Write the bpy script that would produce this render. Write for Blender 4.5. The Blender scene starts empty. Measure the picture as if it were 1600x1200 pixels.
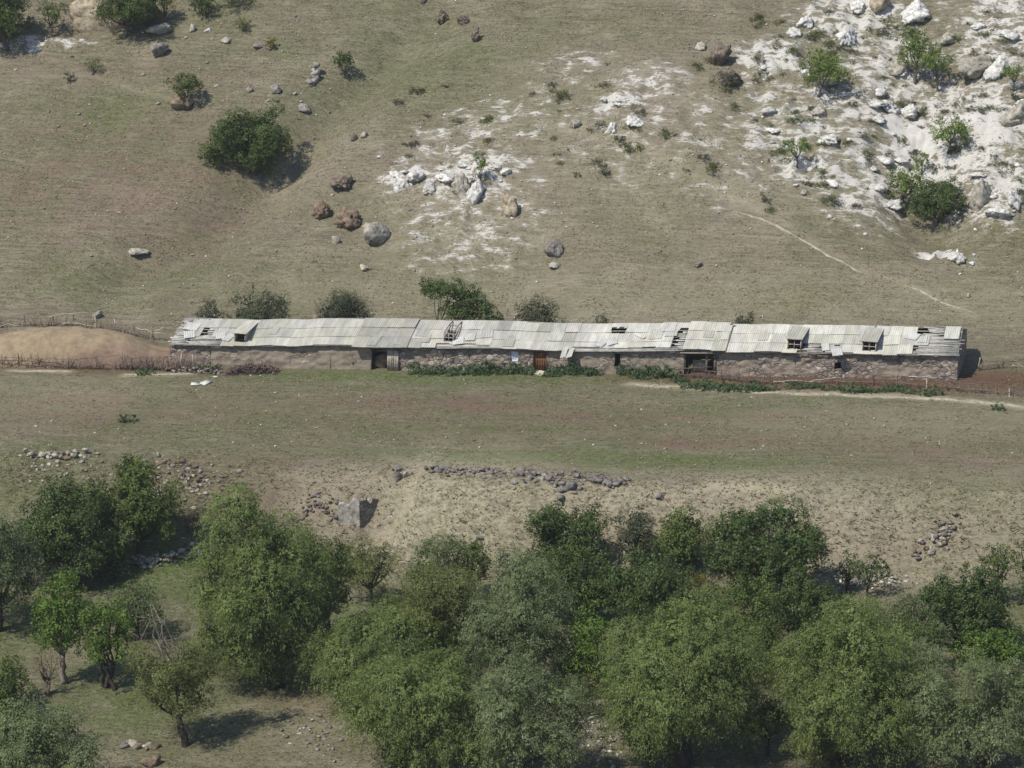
import bpy, bmesh, math, random
import numpy as np
from mathutils import Vector, noise as mnoise

random.seed(5)
rng = np.random.default_rng(11)
scene = bpy.context.scene
COL = scene.collection
R = math.radians

# ------------------------------------------------------------------ camera
TH, PITCH, DIST, F = R(13), R(17), 260.0, 5200.0
r_ax = np.array([math.cos(TH), math.sin(TH), 0.0])
d_ax = np.array([-math.sin(TH), math.cos(TH), 0.0])
AIM = -4.1 * r_ax + np.array([0, 0, -0.9])
CAM = AIM + DIST * (-math.cos(PITCH) * d_ax + np.array([0, 0, math.sin(PITCH)]))
fw = math.cos(PITCH) * d_ax - np.array([0, 0, math.sin(PITCH)])
up = math.sin(PITCH) * d_ax + np.array([0, 0, math.cos(PITCH)])
SP, CP = math.sin(PITCH), math.cos(PITCH)

def proj(p):
    v = np.asarray(p, float) - CAM
    z = v @ fw
    return 800 + F * (v @ r_ax) / z, 600 - F * (v @ up) / z, z

def ray(px, py):
    d = fw * F + r_ax * (px - 800) + up * (600 - py)
    return d / np.linalg.norm(d)

# ------------------------------------------------------------------ noise
def _h(ix, iy, s):
    n = (ix.astype(np.int64) * 374761393 + iy.astype(np.int64) * 668265263 + s * 982451653) & 0xffffffff
    n = ((n ^ (n >> 13)) * 1274126177) & 0xffffffff
    n = (n ^ (n >> 16)) & 0xffffff
    return n / float(0xffffff)

def vn(x, y, s=0):
    x = np.asarray(x, float); y = np.asarray(y, float)
    ix = np.floor(x); iy = np.floor(y)
    fx = x - ix; fy = y - iy
    fx = fx * fx * fx * (fx * (fx * 6 - 15) + 10); fy = fy * fy * fy * (fy * (fy * 6 - 15) + 10)
    a = _h(ix, iy, s); b = _h(ix + 1, iy, s); c = _h(ix, iy + 1, s); d = _h(ix + 1, iy + 1, s)
    return (a + (b - a) * fx) + ((c + (d - c) * fx) - (a + (b - a) * fx)) * fy - 0.5

def fbm(x, y, s=0, o=4):
    t = 0; a = 1.0
    for i in range(o):
        t = t + a * vn(x * 2 ** i + 17.3 * i, y * 2 ** i - 9.1 * i, s + i); a *= 0.5
    return t

def ss(a, b, x):
    t = np.clip((x - a) / (b - a), 0, 1)
    return t * t * (3 - 2 * t)

# ------------------------------------------------------------------ terrain
TILT = 0.052
def ramp_int(y, a, b, s):
    """height gained going from slope 0 at a to slope s at b and on"""
    t = np.clip(y, a, b)
    h = s * (t - a) ** 2 / (2 * (b - a))
    return h + s * np.clip(y - b, 0, None)

def bank_y(x):
    return -23.5 - 2.2 * np.exp(-((x - 4) / 14.0) ** 2) - 0.03 * (x - 10) + 1.1 * vn(x * 0.13, x * 0 + 3.1, 5)

def h0(x, y):
    xt = 60 * np.tanh(x / 60.0)
    z = TILT * xt
    z = z + ramp_int(y, 6.8, 16.0, 0.52) - ramp_int(y, 120.0, 200.0, 0.40)
    z = z + 0.035 * np.clip(y, -400, 0) * ss(0, -3, y)
    yb = bank_y(x)
    soft = ss(-14, -24, x)
    wdt = 6.5 + 9 * soft + 3 * ss(18, 40, x)
    drop = 4.4 - 0.4 * soft - 1.2 * ss(22, 45, x)
    z = z - drop * ss(0, 1, (yb + 1.0 - y) / wdt)
    z = z + ramp_int(-y, 105.0, 150.0, 0.45) - ramp_int(-y, 230.0, 300.0, 0.35)
    return z

def march(px, py, hf):
    d = ray(px, py)
    t = np.arange(DIST - 130, DIST + 220, 0.5)
    p = CAM[None] + d[None] * t[:, None]
    f = p[:, 2] - hf(p[:, 0], p[:, 1])
    k = int(np.argmax(f < 0)) if (f < 0).any() else len(t) - 1
    t = np.linspace(t[max(k - 1, 0)], t[k], 26)
    p = CAM[None] + d[None] * t[:, None]
    f = p[:, 2] - hf(p[:, 0], p[:, 1])
    k = int(np.argmax(f < 0)) if (f < 0).any() else len(t) - 1
    return p[k]

def at0(px, py): return march(px, py, h0)

def polyline0(pts): return np.array([at0(*p)[:2] for p in pts])

def pdist(x, y, pl):
    best = np.full(np.shape(x), 1e9); par = np.zeros(np.shape(x))
    for i in range(len(pl) - 1):
        a = pl[i]; b = pl[i + 1]; ab = b - a
        t = np.clip(((x - a[0]) * ab[0] + (y - a[1]) * ab[1]) / (ab @ ab), 0, 1)
        q = np.hypot(x - a[0] - t * ab[0], y - a[1] - t * ab[1])
        m = q < best
        best = np.where(m, q, best); par = np.where(m, (i + t) / (len(pl) - 1), par)
    return best, par

GUL1 = polyline0([(670, 30), (560, 130), (470, 215), (395, 290), (310, 360), (200, 420)])
GUL2 = polyline0([(1450, 90), (1440, 170), (1425, 240), (1450, 310), (1475, 370), (1500, 400)])
def blob0(px, py, wx, wy, k):
    p = at0(px, py)
    s = F / (np.linalg.norm(p - CAM))
    inc = 0.62 if py < 490 else (0.31 if py < 730 else 0.42)
    return (p[0], p[1], wx / s, wy / s / inc, k)
CHALK = [blob0(*b) for b in [
    (1490, 200, 130, 70, 0.78), (1440, 190, 44, 30, 0.95), (1436, 215, 30, 40, 1.2), (1500, 185, 60, 18, 0.95), (1400, 185, 26, 16, 0.95), (1560, 190, 70, 40, 0.72),
    (1330, 30, 90, 44, 0.62), (1205, 112, 55, 34, 0.70), (1290, 180, 90, 60, 0.55), (1350, 280, 80, 60, 0.58),
    (1560, 290, 70, 50, 0.66), (1560, 50, 90, 90, 0.58), (1010, 165, 70, 34, 0.50), (965, 195, 45, 16, 0.66),
    (735, 290, 90, 34, 0.64), (640, 287, 44, 20, 0.68), (740, 370, 120, 36, 0.40), (740, 330, 120, 34, 0.44), (770, 200, 90, 36, 0.40),
    (900, 120, 70, 40, 0.36), (1130, 240, 190, 60, 0.33), (1400, 100, 90, 60, 0.6), (1460, 378, 30, 9, 1.0),
    (60, 62, 90, 6, 0.7), (20, 70, 60, 8, 0.7), (1260, 260, 60, 34, 0.6), (1195, 180, 40, 30, 0.5), (1130, 300, 90, 60, 0.22),
    (1000, 250, 160, 60, 0.30), (850, 200, 90, 50, 0.32), (700, 240, 100, 44, 0.36), (720, 410, 110, 24, 0.34), (1250, 220, 110, 70, 0.52), (1380, 170, 120, 90, 0.5), (935, 1110, 28, 60, 0.36), (640, 800, 60, 40, 0.2)]]
def blobs(x, y, bl):
    m = np.zeros(np.shape(x))
    for (bx, by, wx, wy, k) in bl:
        q = ((x - bx) / wx) ** 2 + ((y - by) / wy) ** 2
        m = np.maximum(m, k * np.exp(-0.7 * q ** 1.5))
    return m
OUTC = at0(725, 300)[:2]; SPUR = at0(1010, 210)[:2]; PIT = at0(594, 806)[:2]; CUT = polyline0([(-40, 66), (60, 62), (160, 52), (230, 40), (300, 22)])

def h(x, y):
    x = np.asarray(x, float); y = np.asarray(y, float)
    z = h0(x, y)
    d, t = pdist(x, y, GUL1)
    z = z - 2.4 * np.exp(-(d / 2.9) ** 2) * (0.5 + 0.5 * np.sin(np.pi * np.clip(t * 0.9 + 0.05, 0, 1)))
    d, t = pdist(x, y, GUL2)
    z = z - 2.4 * np.exp(-(d / 3.6) ** 2) * np.sin(np.pi * np.clip(t * 0.85 + 0.12, 0, 1))
    z = z + 2.0 * np.exp(-((x - SPUR[0]) / 13) ** 2 - ((y - SPUR[1]) / 13) ** 2)
    z = z + 0.9 * np.exp(-((x - OUTC[0]) / 4.5) ** 2 - ((y - OUTC[1]) / 3.0) ** 2)
    d, t = pdist(x, y, CUT)
    hill = ss(8, 16, y); low = ss(-22, -30, y)
    z = z + 0.6 * hill * fbm(x * 0.16, y * 0.16, 3, 3) + 0.28 * hill * vn(x * 0.5, y * 0.5, 21) * 0.5
    z = z + 0.10 * hill * vn(x * 0.22, y * 1.7 + 0.3 * vn(x * 0.2, y * 0.2, 7), 8) + 0.06 * hill * vn(x * 1.4, y * 1.4, 9)
    c = blobs(x, y, CHALK) * hill
    rg = 1 - 2 * np.abs(vn(x * 0.55, y * 0.42, 31)); rg2 = 1 - 2 * np.abs(vn(x * 1.3, y * 0.9, 32))
    z = z + c * (1.1 * (rg - 0.5) + 0.6 * (rg2 - 0.5) + 0.5 * vn(x * 2.6, y * 2.2, 33))
    near = ss(9.5, 6.5, y) * ss(-3.0, -1.5, y)
    z = z + (1 - near) * (1 - hill) * (0.16 * fbm(x * 0.2, y * 0.25, 12, 3) + 0.05 * vn(x * 1.6, y * 1.6, 13))
    z = z - 1.7 * np.exp(-((x - PIT[0]) / 1.9) ** 2 - ((y - PIT[1]) / 1.8) ** 2)
    d = np.abs(y - bank_y(x) + 3)
    z = z + np.exp(-(d / 4.5) ** 2) * (0.35 * vn(x * 0.7, y * 0.6, 14) + 0.22 * vn(x * 1.9, y * 1.7, 15))
    z = z + low * 0.25 * fbm(x * 0.22, y * 0.22, 16, 3)
    return z

def at(px, py): return march(px, py, h)
def hz(x, y): return float(h(np.array([x]), np.array([y]))[0])
def pxm(p): return F / float((np.asarray(p) - CAM) @ fw)     # photo pixels per metre at p

# ------------------------------------------------------------------ object helpers
def link(o, parent=None):
    COL.objects.link(o)
    if parent is not None: o.parent = parent
    return o
def tag(o, label=None, cat=None, group=None, kind=None):
    if label: o['label'] = label
    if cat: o['category'] = cat
    if group: o['group'] = group
    if kind: o['kind'] = kind
    return o
def empty(name, loc, rz=0):
    o = bpy.data.objects.new(name, None); o.empty_display_size = 0.3
    o.location = [float(v) for v in loc]; o.rotation_euler = (0, 0, rz)
    return link(o)
def mesh_np(name, V, faces, mat, parent=None, col=None, loc=None, smooth=False):
    """V (n,3); faces (m,k) array or list of arrays with one k each"""
    me = bpy.data.meshes.new(name)
    if not isinstance(faces, (list, tuple)): faces = [faces]
    faces = [np.asarray(f, np.int64) for f in faces if len(f)]
    V = np.asarray(V, np.float32)
    me.vertices.add(len(V)); me.vertices.foreach_set('co', V.ravel())
    nl = sum(f.size for f in faces); npoly = sum(len(f) for f in faces)
    me.loops.add(nl); me.polygons.add(npoly)
    me.loops.foreach_set('vertex_index', np.concatenate([f.ravel() for f in faces]).astype(np.int32))
    st = []; o = 0
    for f in faces:
        st.append(o + np.arange(len(f)) * f.shape[1]); o += f.size
    me.polygons.foreach_set('loop_start', np.concatenate(st).astype(np.int32))
    if smooth: me.polygons.foreach_set('use_smooth', np.ones(npoly, bool))
    if col is not None:
        a = me.attributes.new('col', 'FLOAT_COLOR', 'POINT')
        c = np.ones((len(V), 4), np.float32); c[:, :3] = col
        a.data.foreach_set('color', c.ravel())
    me.update(calc_edges=True); me.validate()
    if mat: me.materials.append(mat)
    ob = bpy.data.objects.new(name, me)
    if loc is not None: ob.location = [float(v) for v in loc]
    return link(ob, parent)

class MB:
    """collects shapes for one mesh"""
    def __init__(s): s.V = []; s.F = {}; s.C = []; s.n = 0
    def add(s, V, faces, col=(1, 1, 1)):
        V = np.asarray(V, float)
        s.V.append(V); s.C.append(np.broadcast_to(np.asarray(col, float), (len(V), 3)))
        for f in (faces if isinstance(faces, list) else [faces]):
            f = np.asarray(f, np.int64)
            if f.size: s.F.setdefault(f.shape[1], []).append(f + s.n)
        s.n += len(V)
    def box(s, c, dim, ux=(1, 0, 0), uy=(0, 1, 0), uz=(0, 0, 1), col=(1, 1, 1)):
        ux, uy, uz = [np.asarray(u, float) for u in (ux, uy, uz)]
        k = np.array([[-1, -1, -1], [1, -1, -1], [1, 1, -1], [-1, 1, -1], [-1, -1, 1], [1, -1, 1], [1, 1, 1], [-1, 1, 1]]) * 0.5
        V = np.asarray(c, float) + k[:, :1] * dim[0] * ux + k[:, 1:2] * dim[1] * uy + k[:, 2:] * dim[2] * uz
        s.add(V, np.array([[0, 3, 2, 1], [4, 5, 6, 7], [0, 1, 5, 4], [1, 2, 6, 5], [2, 3, 7, 6], [3, 0, 4, 7]]), col)
    def tube(s, pts, rad, n=6, col=(1, 1, 1)):
        pts = np.asarray(pts, float); m = len(pts)
        rad = np.broadcast_to(np.asarray(rad, float), (m,))
        t = np.gradient(pts, axis=0); t /= np.linalg.norm(t, axis=1)[:, None] + 1e-9
        ref = np.array([0.31, 0.77, 0.55])
        a = np.cross(t, ref); a /= np.linalg.norm(a, axis=1)[:, None] + 1e-9
        b = np.cross(t, a)
        ang = np.arange(n) * 2 * np.pi / n
        V = pts[:, None] + rad[:, None, None] * (np.cos(ang)[None, :, None] * a[:, None] + np.sin(ang)[None, :, None] * b[:, None])
        V = V.reshape(-1, 3)
        i = np.arange(m - 1)[:, None] * n; j = np.arange(n)[None]
        f = np.stack([i + j, i + (j + 1) % n, i + n + (j + 1) % n, i + n + j], -1).reshape(-1, 4)
        s.add(V, [f, np.array([np.arange(n)[::-1]]), np.array([np.arange(n) + (m - 1) * n])], col)
    def build(s, name, mat, parent=None, loc=None, smooth=False):
        V = np.concatenate(s.V)
        if loc is not None: V = V - np.asarray(loc, float)
        return mesh_np(name, V, [np.concatenate(f) for f in s.F.values()], mat, parent, np.concatenate(s.C), loc, smooth)

# ------------------------------------------------------------------ materials
class NT:
    def __init__(s, name):
        s.m = bpy.data.materials.new(name); s.m.use_nodes = True
        s.t = s.m.node_tree; s.t.nodes.clear()
    def n(s, typ, **kw):
        nd = s.t.nodes.new(typ)
        for k, v in kw.items(): setattr(nd, k, v)
        return nd
    def l(s, a, b): s.t.links.new(a, b)
    def val(s, sock, v):
        if isinstance(v, bpy.types.NodeSocket): s.l(v, sock)
        else: sock.default_value = v
    def noise(s, vec, scale, detail=4, rough=0.55, out='Fac'):
        nd = s.n('ShaderNodeTexNoise'); nd.inputs['Scale'].default_value = scale
        nd.inputs['Detail'].default_value = detail; nd.inputs['Roughness'].default_value = rough
        s.l(vec, nd.inputs['Vector']); return nd.outputs[out]
    def scale(s, vec, v):
        nd = s.n('ShaderNodeMapping'); nd.inputs['Scale'].default_value = v
        s.l(vec, nd.inputs['Vector']); return nd.outputs[0]
    def ramp(s, f, a, b, lo=0.0, hi=1.0):
        nd = s.n('ShaderNodeMapRange', interpolation_type='SMOOTHSTEP')
        s.val(nd.inputs[0], f)
        for i, v in enumerate((a, b, lo, hi)): nd.inputs[i + 1].default_value = v
        return nd.outputs[0]
    def math(s, op, a, b=0.0):
        nd = s.n('ShaderNodeMath', operation=op); s.val(nd.inputs[0], a); s.val(nd.inputs[1], b)
        return nd.outputs[0]
    def mix(s, f, a, b, mode='MIX'):
        nd = s.n('ShaderNodeMix', data_type='RGBA', blend_type=mode)
        s.val(nd.inputs[0], f)
        for i, v in ((6, a), (7, b)):
            s.val(nd.inputs[i], v if isinstance(v, bpy.types.NodeSocket) else (*v, 1))
        return nd.outputs[2]
    def out(s, col, rough=0.9, bump=None, strength=0.5, dist=0.05, spec=0.15):
        b = s.n('ShaderNodeBsdfPrincipled'); s.val(b.inputs['Base Color'], col if isinstance(col, bpy.types.NodeSocket) else (*col, 1))
        s.val(b.inputs['Roughness'], rough); b.inputs['Specular IOR Level'].default_value = spec
        if bump is not None:
            bp = s.n('ShaderNodeBump'); bp.inputs['Strength'].default_value = strength; bp.inputs['Distance'].default_value = dist
            s.l(bump, bp.inputs['Height']); s.l(bp.outputs[0], b.inputs['Normal'])
        o = s.n('ShaderNodeOutputMaterial'); s.l(b.outputs[0], o.inputs['Surface'])
        return s.m
    def pos(s): return s.n('ShaderNodeNewGeometry').outputs['Position']
    def obj(s): return s.n('ShaderNodeTexCoord').outputs['Object']
    def attr(s, name):
        nd = s.n('ShaderNodeAttribute', attribute_name=name); return nd
    def gray(s, f):
        nd = s.n('ShaderNodeCombineColor')
        for i in range(3): s.l(f, nd.inputs[i])
        return nd.outputs[0]

def mat_leaf():
    t = NT('foliage'); a = t.attr('col').outputs['Color']
    d = t.n('ShaderNodeBsdfDiffuse'); t.l(a, d.inputs['Color'])
    tr = t.n('ShaderNodeBsdfTranslucent'); c = t.mix(1.0, a, (1.0, 1.05, 0.55), 'MULTIPLY'); t.l(c, tr.inputs['Color'])
    m = t.n('ShaderNodeMixShader'); m.inputs[0].default_value = 0.26
    t.l(d.outputs[0], m.inputs[1]); t.l(tr.outputs[0], m.inputs[2])
    g = t.n('ShaderNodeBsdfGlossy'); g.inputs['Roughness'].default_value = 0.5; g.inputs['Color'].default_value = (0.8, 0.85, 0.9, 1)
    m2 = t.n('ShaderNodeMixShader'); m2.inputs[0].default_value = 0.012
    t.l(m.outputs[0], m2.inputs[1]); t.l(g.outputs[0], m2.inputs[2])
    o = t.n('ShaderNodeOutputMaterial'); t.l(m2.outputs[0], o.inputs['Surface'])
    return t.m
def mat_grass():
    t = NT('grass_blades'); a = t.attr('col').outputs['Color']
    d = t.n('ShaderNodeBsdfDiffuse'); t.l(a, d.inputs['Color'])
    tr = t.n('ShaderNodeBsdfTranslucent'); t.l(a, tr.inputs['Color'])
    m = t.n('ShaderNodeMixShader'); m.inputs[0].default_value = 0.5; t.l(d.outputs[0], m.inputs[1]); t.l(tr.outputs[0], m.inputs[2])
    o = t.n('ShaderNodeOutputMaterial'); t.l(m.outputs[0], o.inputs['Surface'])
    return t.m
def mat_vcol(name, sc=3.0, amt=0.5, rough=0.9, bump=0.5, dist=0.05, stretch=(1, 1, 1), world=True):
    """surface whose own colour is the mesh colour, broken up by two octaves of noise"""
    t = NT(name); a = t.attr('col').outputs['Color']
    p = t.scale(t.pos() if world else t.obj(), stretch)
    n1 = t.noise(p, sc, 6, 0.7); n2 = t.noise(p, sc * 4.3, 5, 0.75)
    f = t.math('ADD', t.math('MULTIPLY', n1, 0.65), t.math('MULTIPLY', n2, 0.35))
    c = t.mix(1.0, a, t.gray(t.ramp(f, 0.36, 0.64, 1 - amt, 1 + amt)), 'MULTIPLY')
    return t.out(c, rough, f, bump, dist)

def mat_ground():
    t = NT('dry_grass_ground'); p = t.pos()
    A = t.n('ShaderNodeSeparateColor'); t.l(t.attr('mask_a').outputs['Color'], A.inputs[0])
    B = t.n('ShaderNodeSeparateColor'); t.l(t.attr('mask_b').outputs['Color'], B.inputs[0])
    chalk, green, brown = A.outputs; straw, path, red = B.outputs
    n1 = t.noise(p, 0.09, 4); n1b = t.noise(t.scale(p, (0.7, 1.3, 1.0)), 0.30, 5, 0.62)
    n2 = t.noise(t.scale(p, (0.55, 2.0, 1.7)), 1.1, 7, 0.7)
    n3 = t.noise(t.scale(p, (0.85, 1.3, 1.2)), 3.4, 8, 0.78); n4 = t.noise(p, 8.0, 6, 0.8); n7 = t.noise(t.scale(p, (1, 1.2, 1)), 1.9, 7, 0.75)
    c = t.mix(t.ramp(n1, 0.36, 0.64), GC['olive'], GC['dun'])
    c = t.mix(t.ramp(n1b, 0.48, 0.68, 0, 0.5), c, GC['pale'])
    c = t.mix(t.ramp(n2, 0.48, 0.66, 0, 0.45), c, GC['pale'])
    n8 = t.noise(t.scale(p, (0.13, 3.2, 2.8)), 1.4, 7, 0.74)
    c = t.mix(t.ramp(n8, 0.50, 0.62, 0, 0.75), c, t.mix(1.0, c, (0.66, 0.63, 0.64), 'MULTIPLY'))
    c = t.mix(t.ramp(n8, 0.46, 0.36, 0, 0.5), c, GC['pale'])
    c = t.mix(t.math('MULTIPLY', green, t.ramp(n7, 0.36, 0.58, 0.2, 1.0)), c, GC['green'])
    c = t.mix(t.math('MULTIPLY', red, t.ramp(n1b, 0.40, 0.58, 0.25, 1.0)), c, GC['red'])
    c = t.mix(t.math('MULTIPLY', straw, t.ramp(n7, 0.40, 0.60, 0.1, 1.0)), c, GC['straw'])
    c = t.mix(t.math('MULTIPLY', brown, t.ramp(n2, 0.2, 0.5, 0.6, 1.0)), c, GC['brown'])
    # fine tufts, dark and light ones
    dk = t.math('SUBTRACT', 1.0, t.math('MULTIPLY', straw, 0.65))
    c = t.mix(t.math('MULTIPLY', dk, t.ramp(n7, 0.50, 0.64, 0, 0.55)), c, t.mix(1.0, c, (0.62, 0.66, 0.58), 'MULTIPLY'))
    c = t.mix(t.math('MULTIPLY', dk, t.ramp(n3, 0.50, 0.63, 0, 0.85)), c, t.mix(1.0, c, (0.50, 0.53, 0.50), 'MULTIPLY'))
    c = t.mix(t.ramp(n4, 0.50, 0.64, 0, 0.85), c, t.mix(1.0, c, (1.65, 1.60, 1.50), 'MULTIPLY'))
    # bare chalk breaking through the turf
    n5 = t.noise(t.scale(p, (0.6, 1.2, 1.0)), 0.95, 9, 0.68)
    n6 = t.noise(t.scale(p, (0.22, 3.4, 2.8)), 2.4, 7, 0.72)
    k = t.math('ADD', t.math('MULTIPLY', n5, 0.70), t.math('MULTIPLY', n6, 0.30))
    k = t.math('ADD', t.math('MULTIPLY', t.math('SUBTRACT', k, 0.5), 2.1), t.math('MULTIPLY', t.math('SUBTRACT', chalk, 0.53), 0.60))
    c = t.mix(t.math('MULTIPLY', t.ramp(k, -0.20, 0.06, 0, 0.65), t.ramp(chalk, 0.03, 0.22)), c, (0.33, 0.305, 0.25))
    k = t.math('MULTIPLY', t.ramp(k, -0.03, 0.07), t.ramp(chalk, 0.03, 0.22))
    ch = t.mix(t.ramp(n5, 0.3, 0.7), GC['chalk'], GC['chalk2'])
    ch = t.mix(t.ramp(n3, 0.5, 0.75, 0, 0.5), ch, (0.36, 0.335, 0.285))
    c = t.mix(k, c, ch)
    c = t.mix(t.math('MULTIPLY', path, t.ramp(n3, 0.3, 0.6, 0.3, 1.0)), c, GC['path'])
    hgt = t.math('ADD', t.math('MULTIPLY', n3, 0.7), t.math('MULTIPLY', n4, 0.3))
    return t.out(c, 0.95, hgt, 0.75, 0.16, 0.08)

def mat_wall():
    t = NT('rubble_masonry'); p = t.pos()
    w = t.mix(0.12, t.n('ShaderNodeNewGeometry').outputs['Position'], t.noise(p, 1.6, 3, 0.5, 'Color'))
    q = t.scale(w, (1.0, 1.0, 1.55))
    v = t.n('ShaderNodeTexVoronoi'); v.inputs['Scale'].default_value = 2.5; t.l(q, v.inputs['Vector'])
    e = t.n('ShaderNodeTexVoronoi', feature='DISTANCE_TO_EDGE'); e.inputs['Scale'].default_value = 2.5; t.l(q, e.inputs['Vector'])
    sp = t.n('ShaderNodeSeparateColor'); t.l(v.outputs['Color'], sp.inputs[0])
    cr = t.n('ShaderNodeValToRGB'); el = cr.color_ramp.elements
    el[0].position = 0; el[0].color = (0.15, 0.13, 0.12, 1); el[1].position = 1; el[1].color = (0.44, 0.40, 0.34, 1)
    for ps, cc in ((0.3, (0.29, 0.24, 0.19, 1)), (0.55, (0.21, 0.175, 0.16, 1)), (0.75, (0.35, 0.295, 0.225, 1))):
        x = el.new(ps); x.color = cc
    t.l(sp.outputs[0], cr.inputs[0])
    n2 = t.noise(p, 6, 6, 0.7)
    c = t.mix(t.ramp(n2, 0.35, 0.7, 0, 0.5), cr.outputs[0], (0.25, 0.21, 0.17))
    c = t.mix(t.ramp(e.outputs['Distance'], 0.0, 0.10, 0.9, 0.0), c, (0.085, 0.07, 0.06))
    # mud render left on parts of the wall
    pl = t.noise(t.scale(p, (0.28, 1, 0.7)), 0.9, 5, 0.6)
    a = t.attr('col').outputs['Color']; sa = t.n('ShaderNodeSeparateColor'); t.l(a, sa.inputs[0])
    k = t.ramp(t.math('ADD', pl, t.math('MULTIPLY', t.math('SUBTRACT', sa.outputs[0], 0.45), 0.6)), 0.47, 0.56, 0, 0.85)
    mud = t.mix(t.ramp(t.noise(t.scale(p, (0.6, 1, 1)), 1.1, 5, 0.6), 0.45, 0.66), (0.285, 0.24, 0.18), (0.185, 0.125, 0.095))
    mud = t.mix(t.ramp(n2, 0.4, 0.7, 0, 0.5), mud, (0.32, 0.28, 0.22))
    c = t.mix(k, c, mud)
    hgt = t.math('ADD', t.math('MULTIPLY', t.math('MULTIPLY', t.ramp(e.outputs['Distance'], 0, 0.18), t.math('SUBTRACT', 1.0, k)), 0.6), t.math('MULTIPLY', n2, 0.5))
    return t.out(c, 0.95, hgt, 0.9, 0.06, 0.05)

def mat_roof():
    t = NT('cement_sheet'); p = t.pos(); a = t.attr('col').outputs['Color']
    n1 = t.noise(t.scale(p, (1.6, 0.35, 0.35)), 1.6, 6, 0.65)
    n2 = t.noise(p, 7, 6, 0.75); n3 = t.noise(p, 0.35, 4)
    c = t.mix(1.0, a, t.gray(t.ramp(n1, 0.3, 0.7, 0.80, 1.12)), 'MULTIPLY')
    c = t.mix(t.ramp(n2, 0.55, 0.72, 0, 0.55), c, (0.27, 0.25, 0.19))
    c = t.mix(t.ramp(n3, 0.5, 0.7, 0, 0.30), c, (0.40, 0.36, 0.24))
    return t.out(c, 0.9, n2, 0.25, 0.02, 0.1)

GC = dict(olive=(0.139, 0.131, 0.078), dun=(0.168, 0.140, 0.102), pale=(0.246, 0.219, 0.155), green=(0.080, 0.110, 0.032),
          red=(0.152, 0.101, 0.077), straw=(0.335, 0.295, 0.210), brown=(0.115, 0.068, 0.045), chalk=(0.58, 0.555, 0.505),
          chalk2=(0.47, 0.445, 0.395), path=(0.36, 0.31, 0.215))
M = dict(leaf=mat_leaf(), grass=mat_grass(), ground=mat_ground(), wall=mat_wall(), roof=mat_roof(),
         bark=mat_vcol('bark', 6, 0.45, stretch=(1, 1, 0.35)), rock=mat_vcol('rock', 2.6, 0.5, bump=0.9, dist=0.12),
         wood=mat_vcol('weathered_wood', 5, 0.4, stretch=(0.4, 1, 1)), dung=mat_vcol('dung', 1.5, 0.22, bump=0.3, dist=0.05),
         dark=mat_vcol('dark_timber', 5, 0.3), path=mat_vcol('trodden_earth', 2.5, 0.35, bump=0.4))  # dark: serves the door handle, its tone comes from the mesh colour

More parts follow.
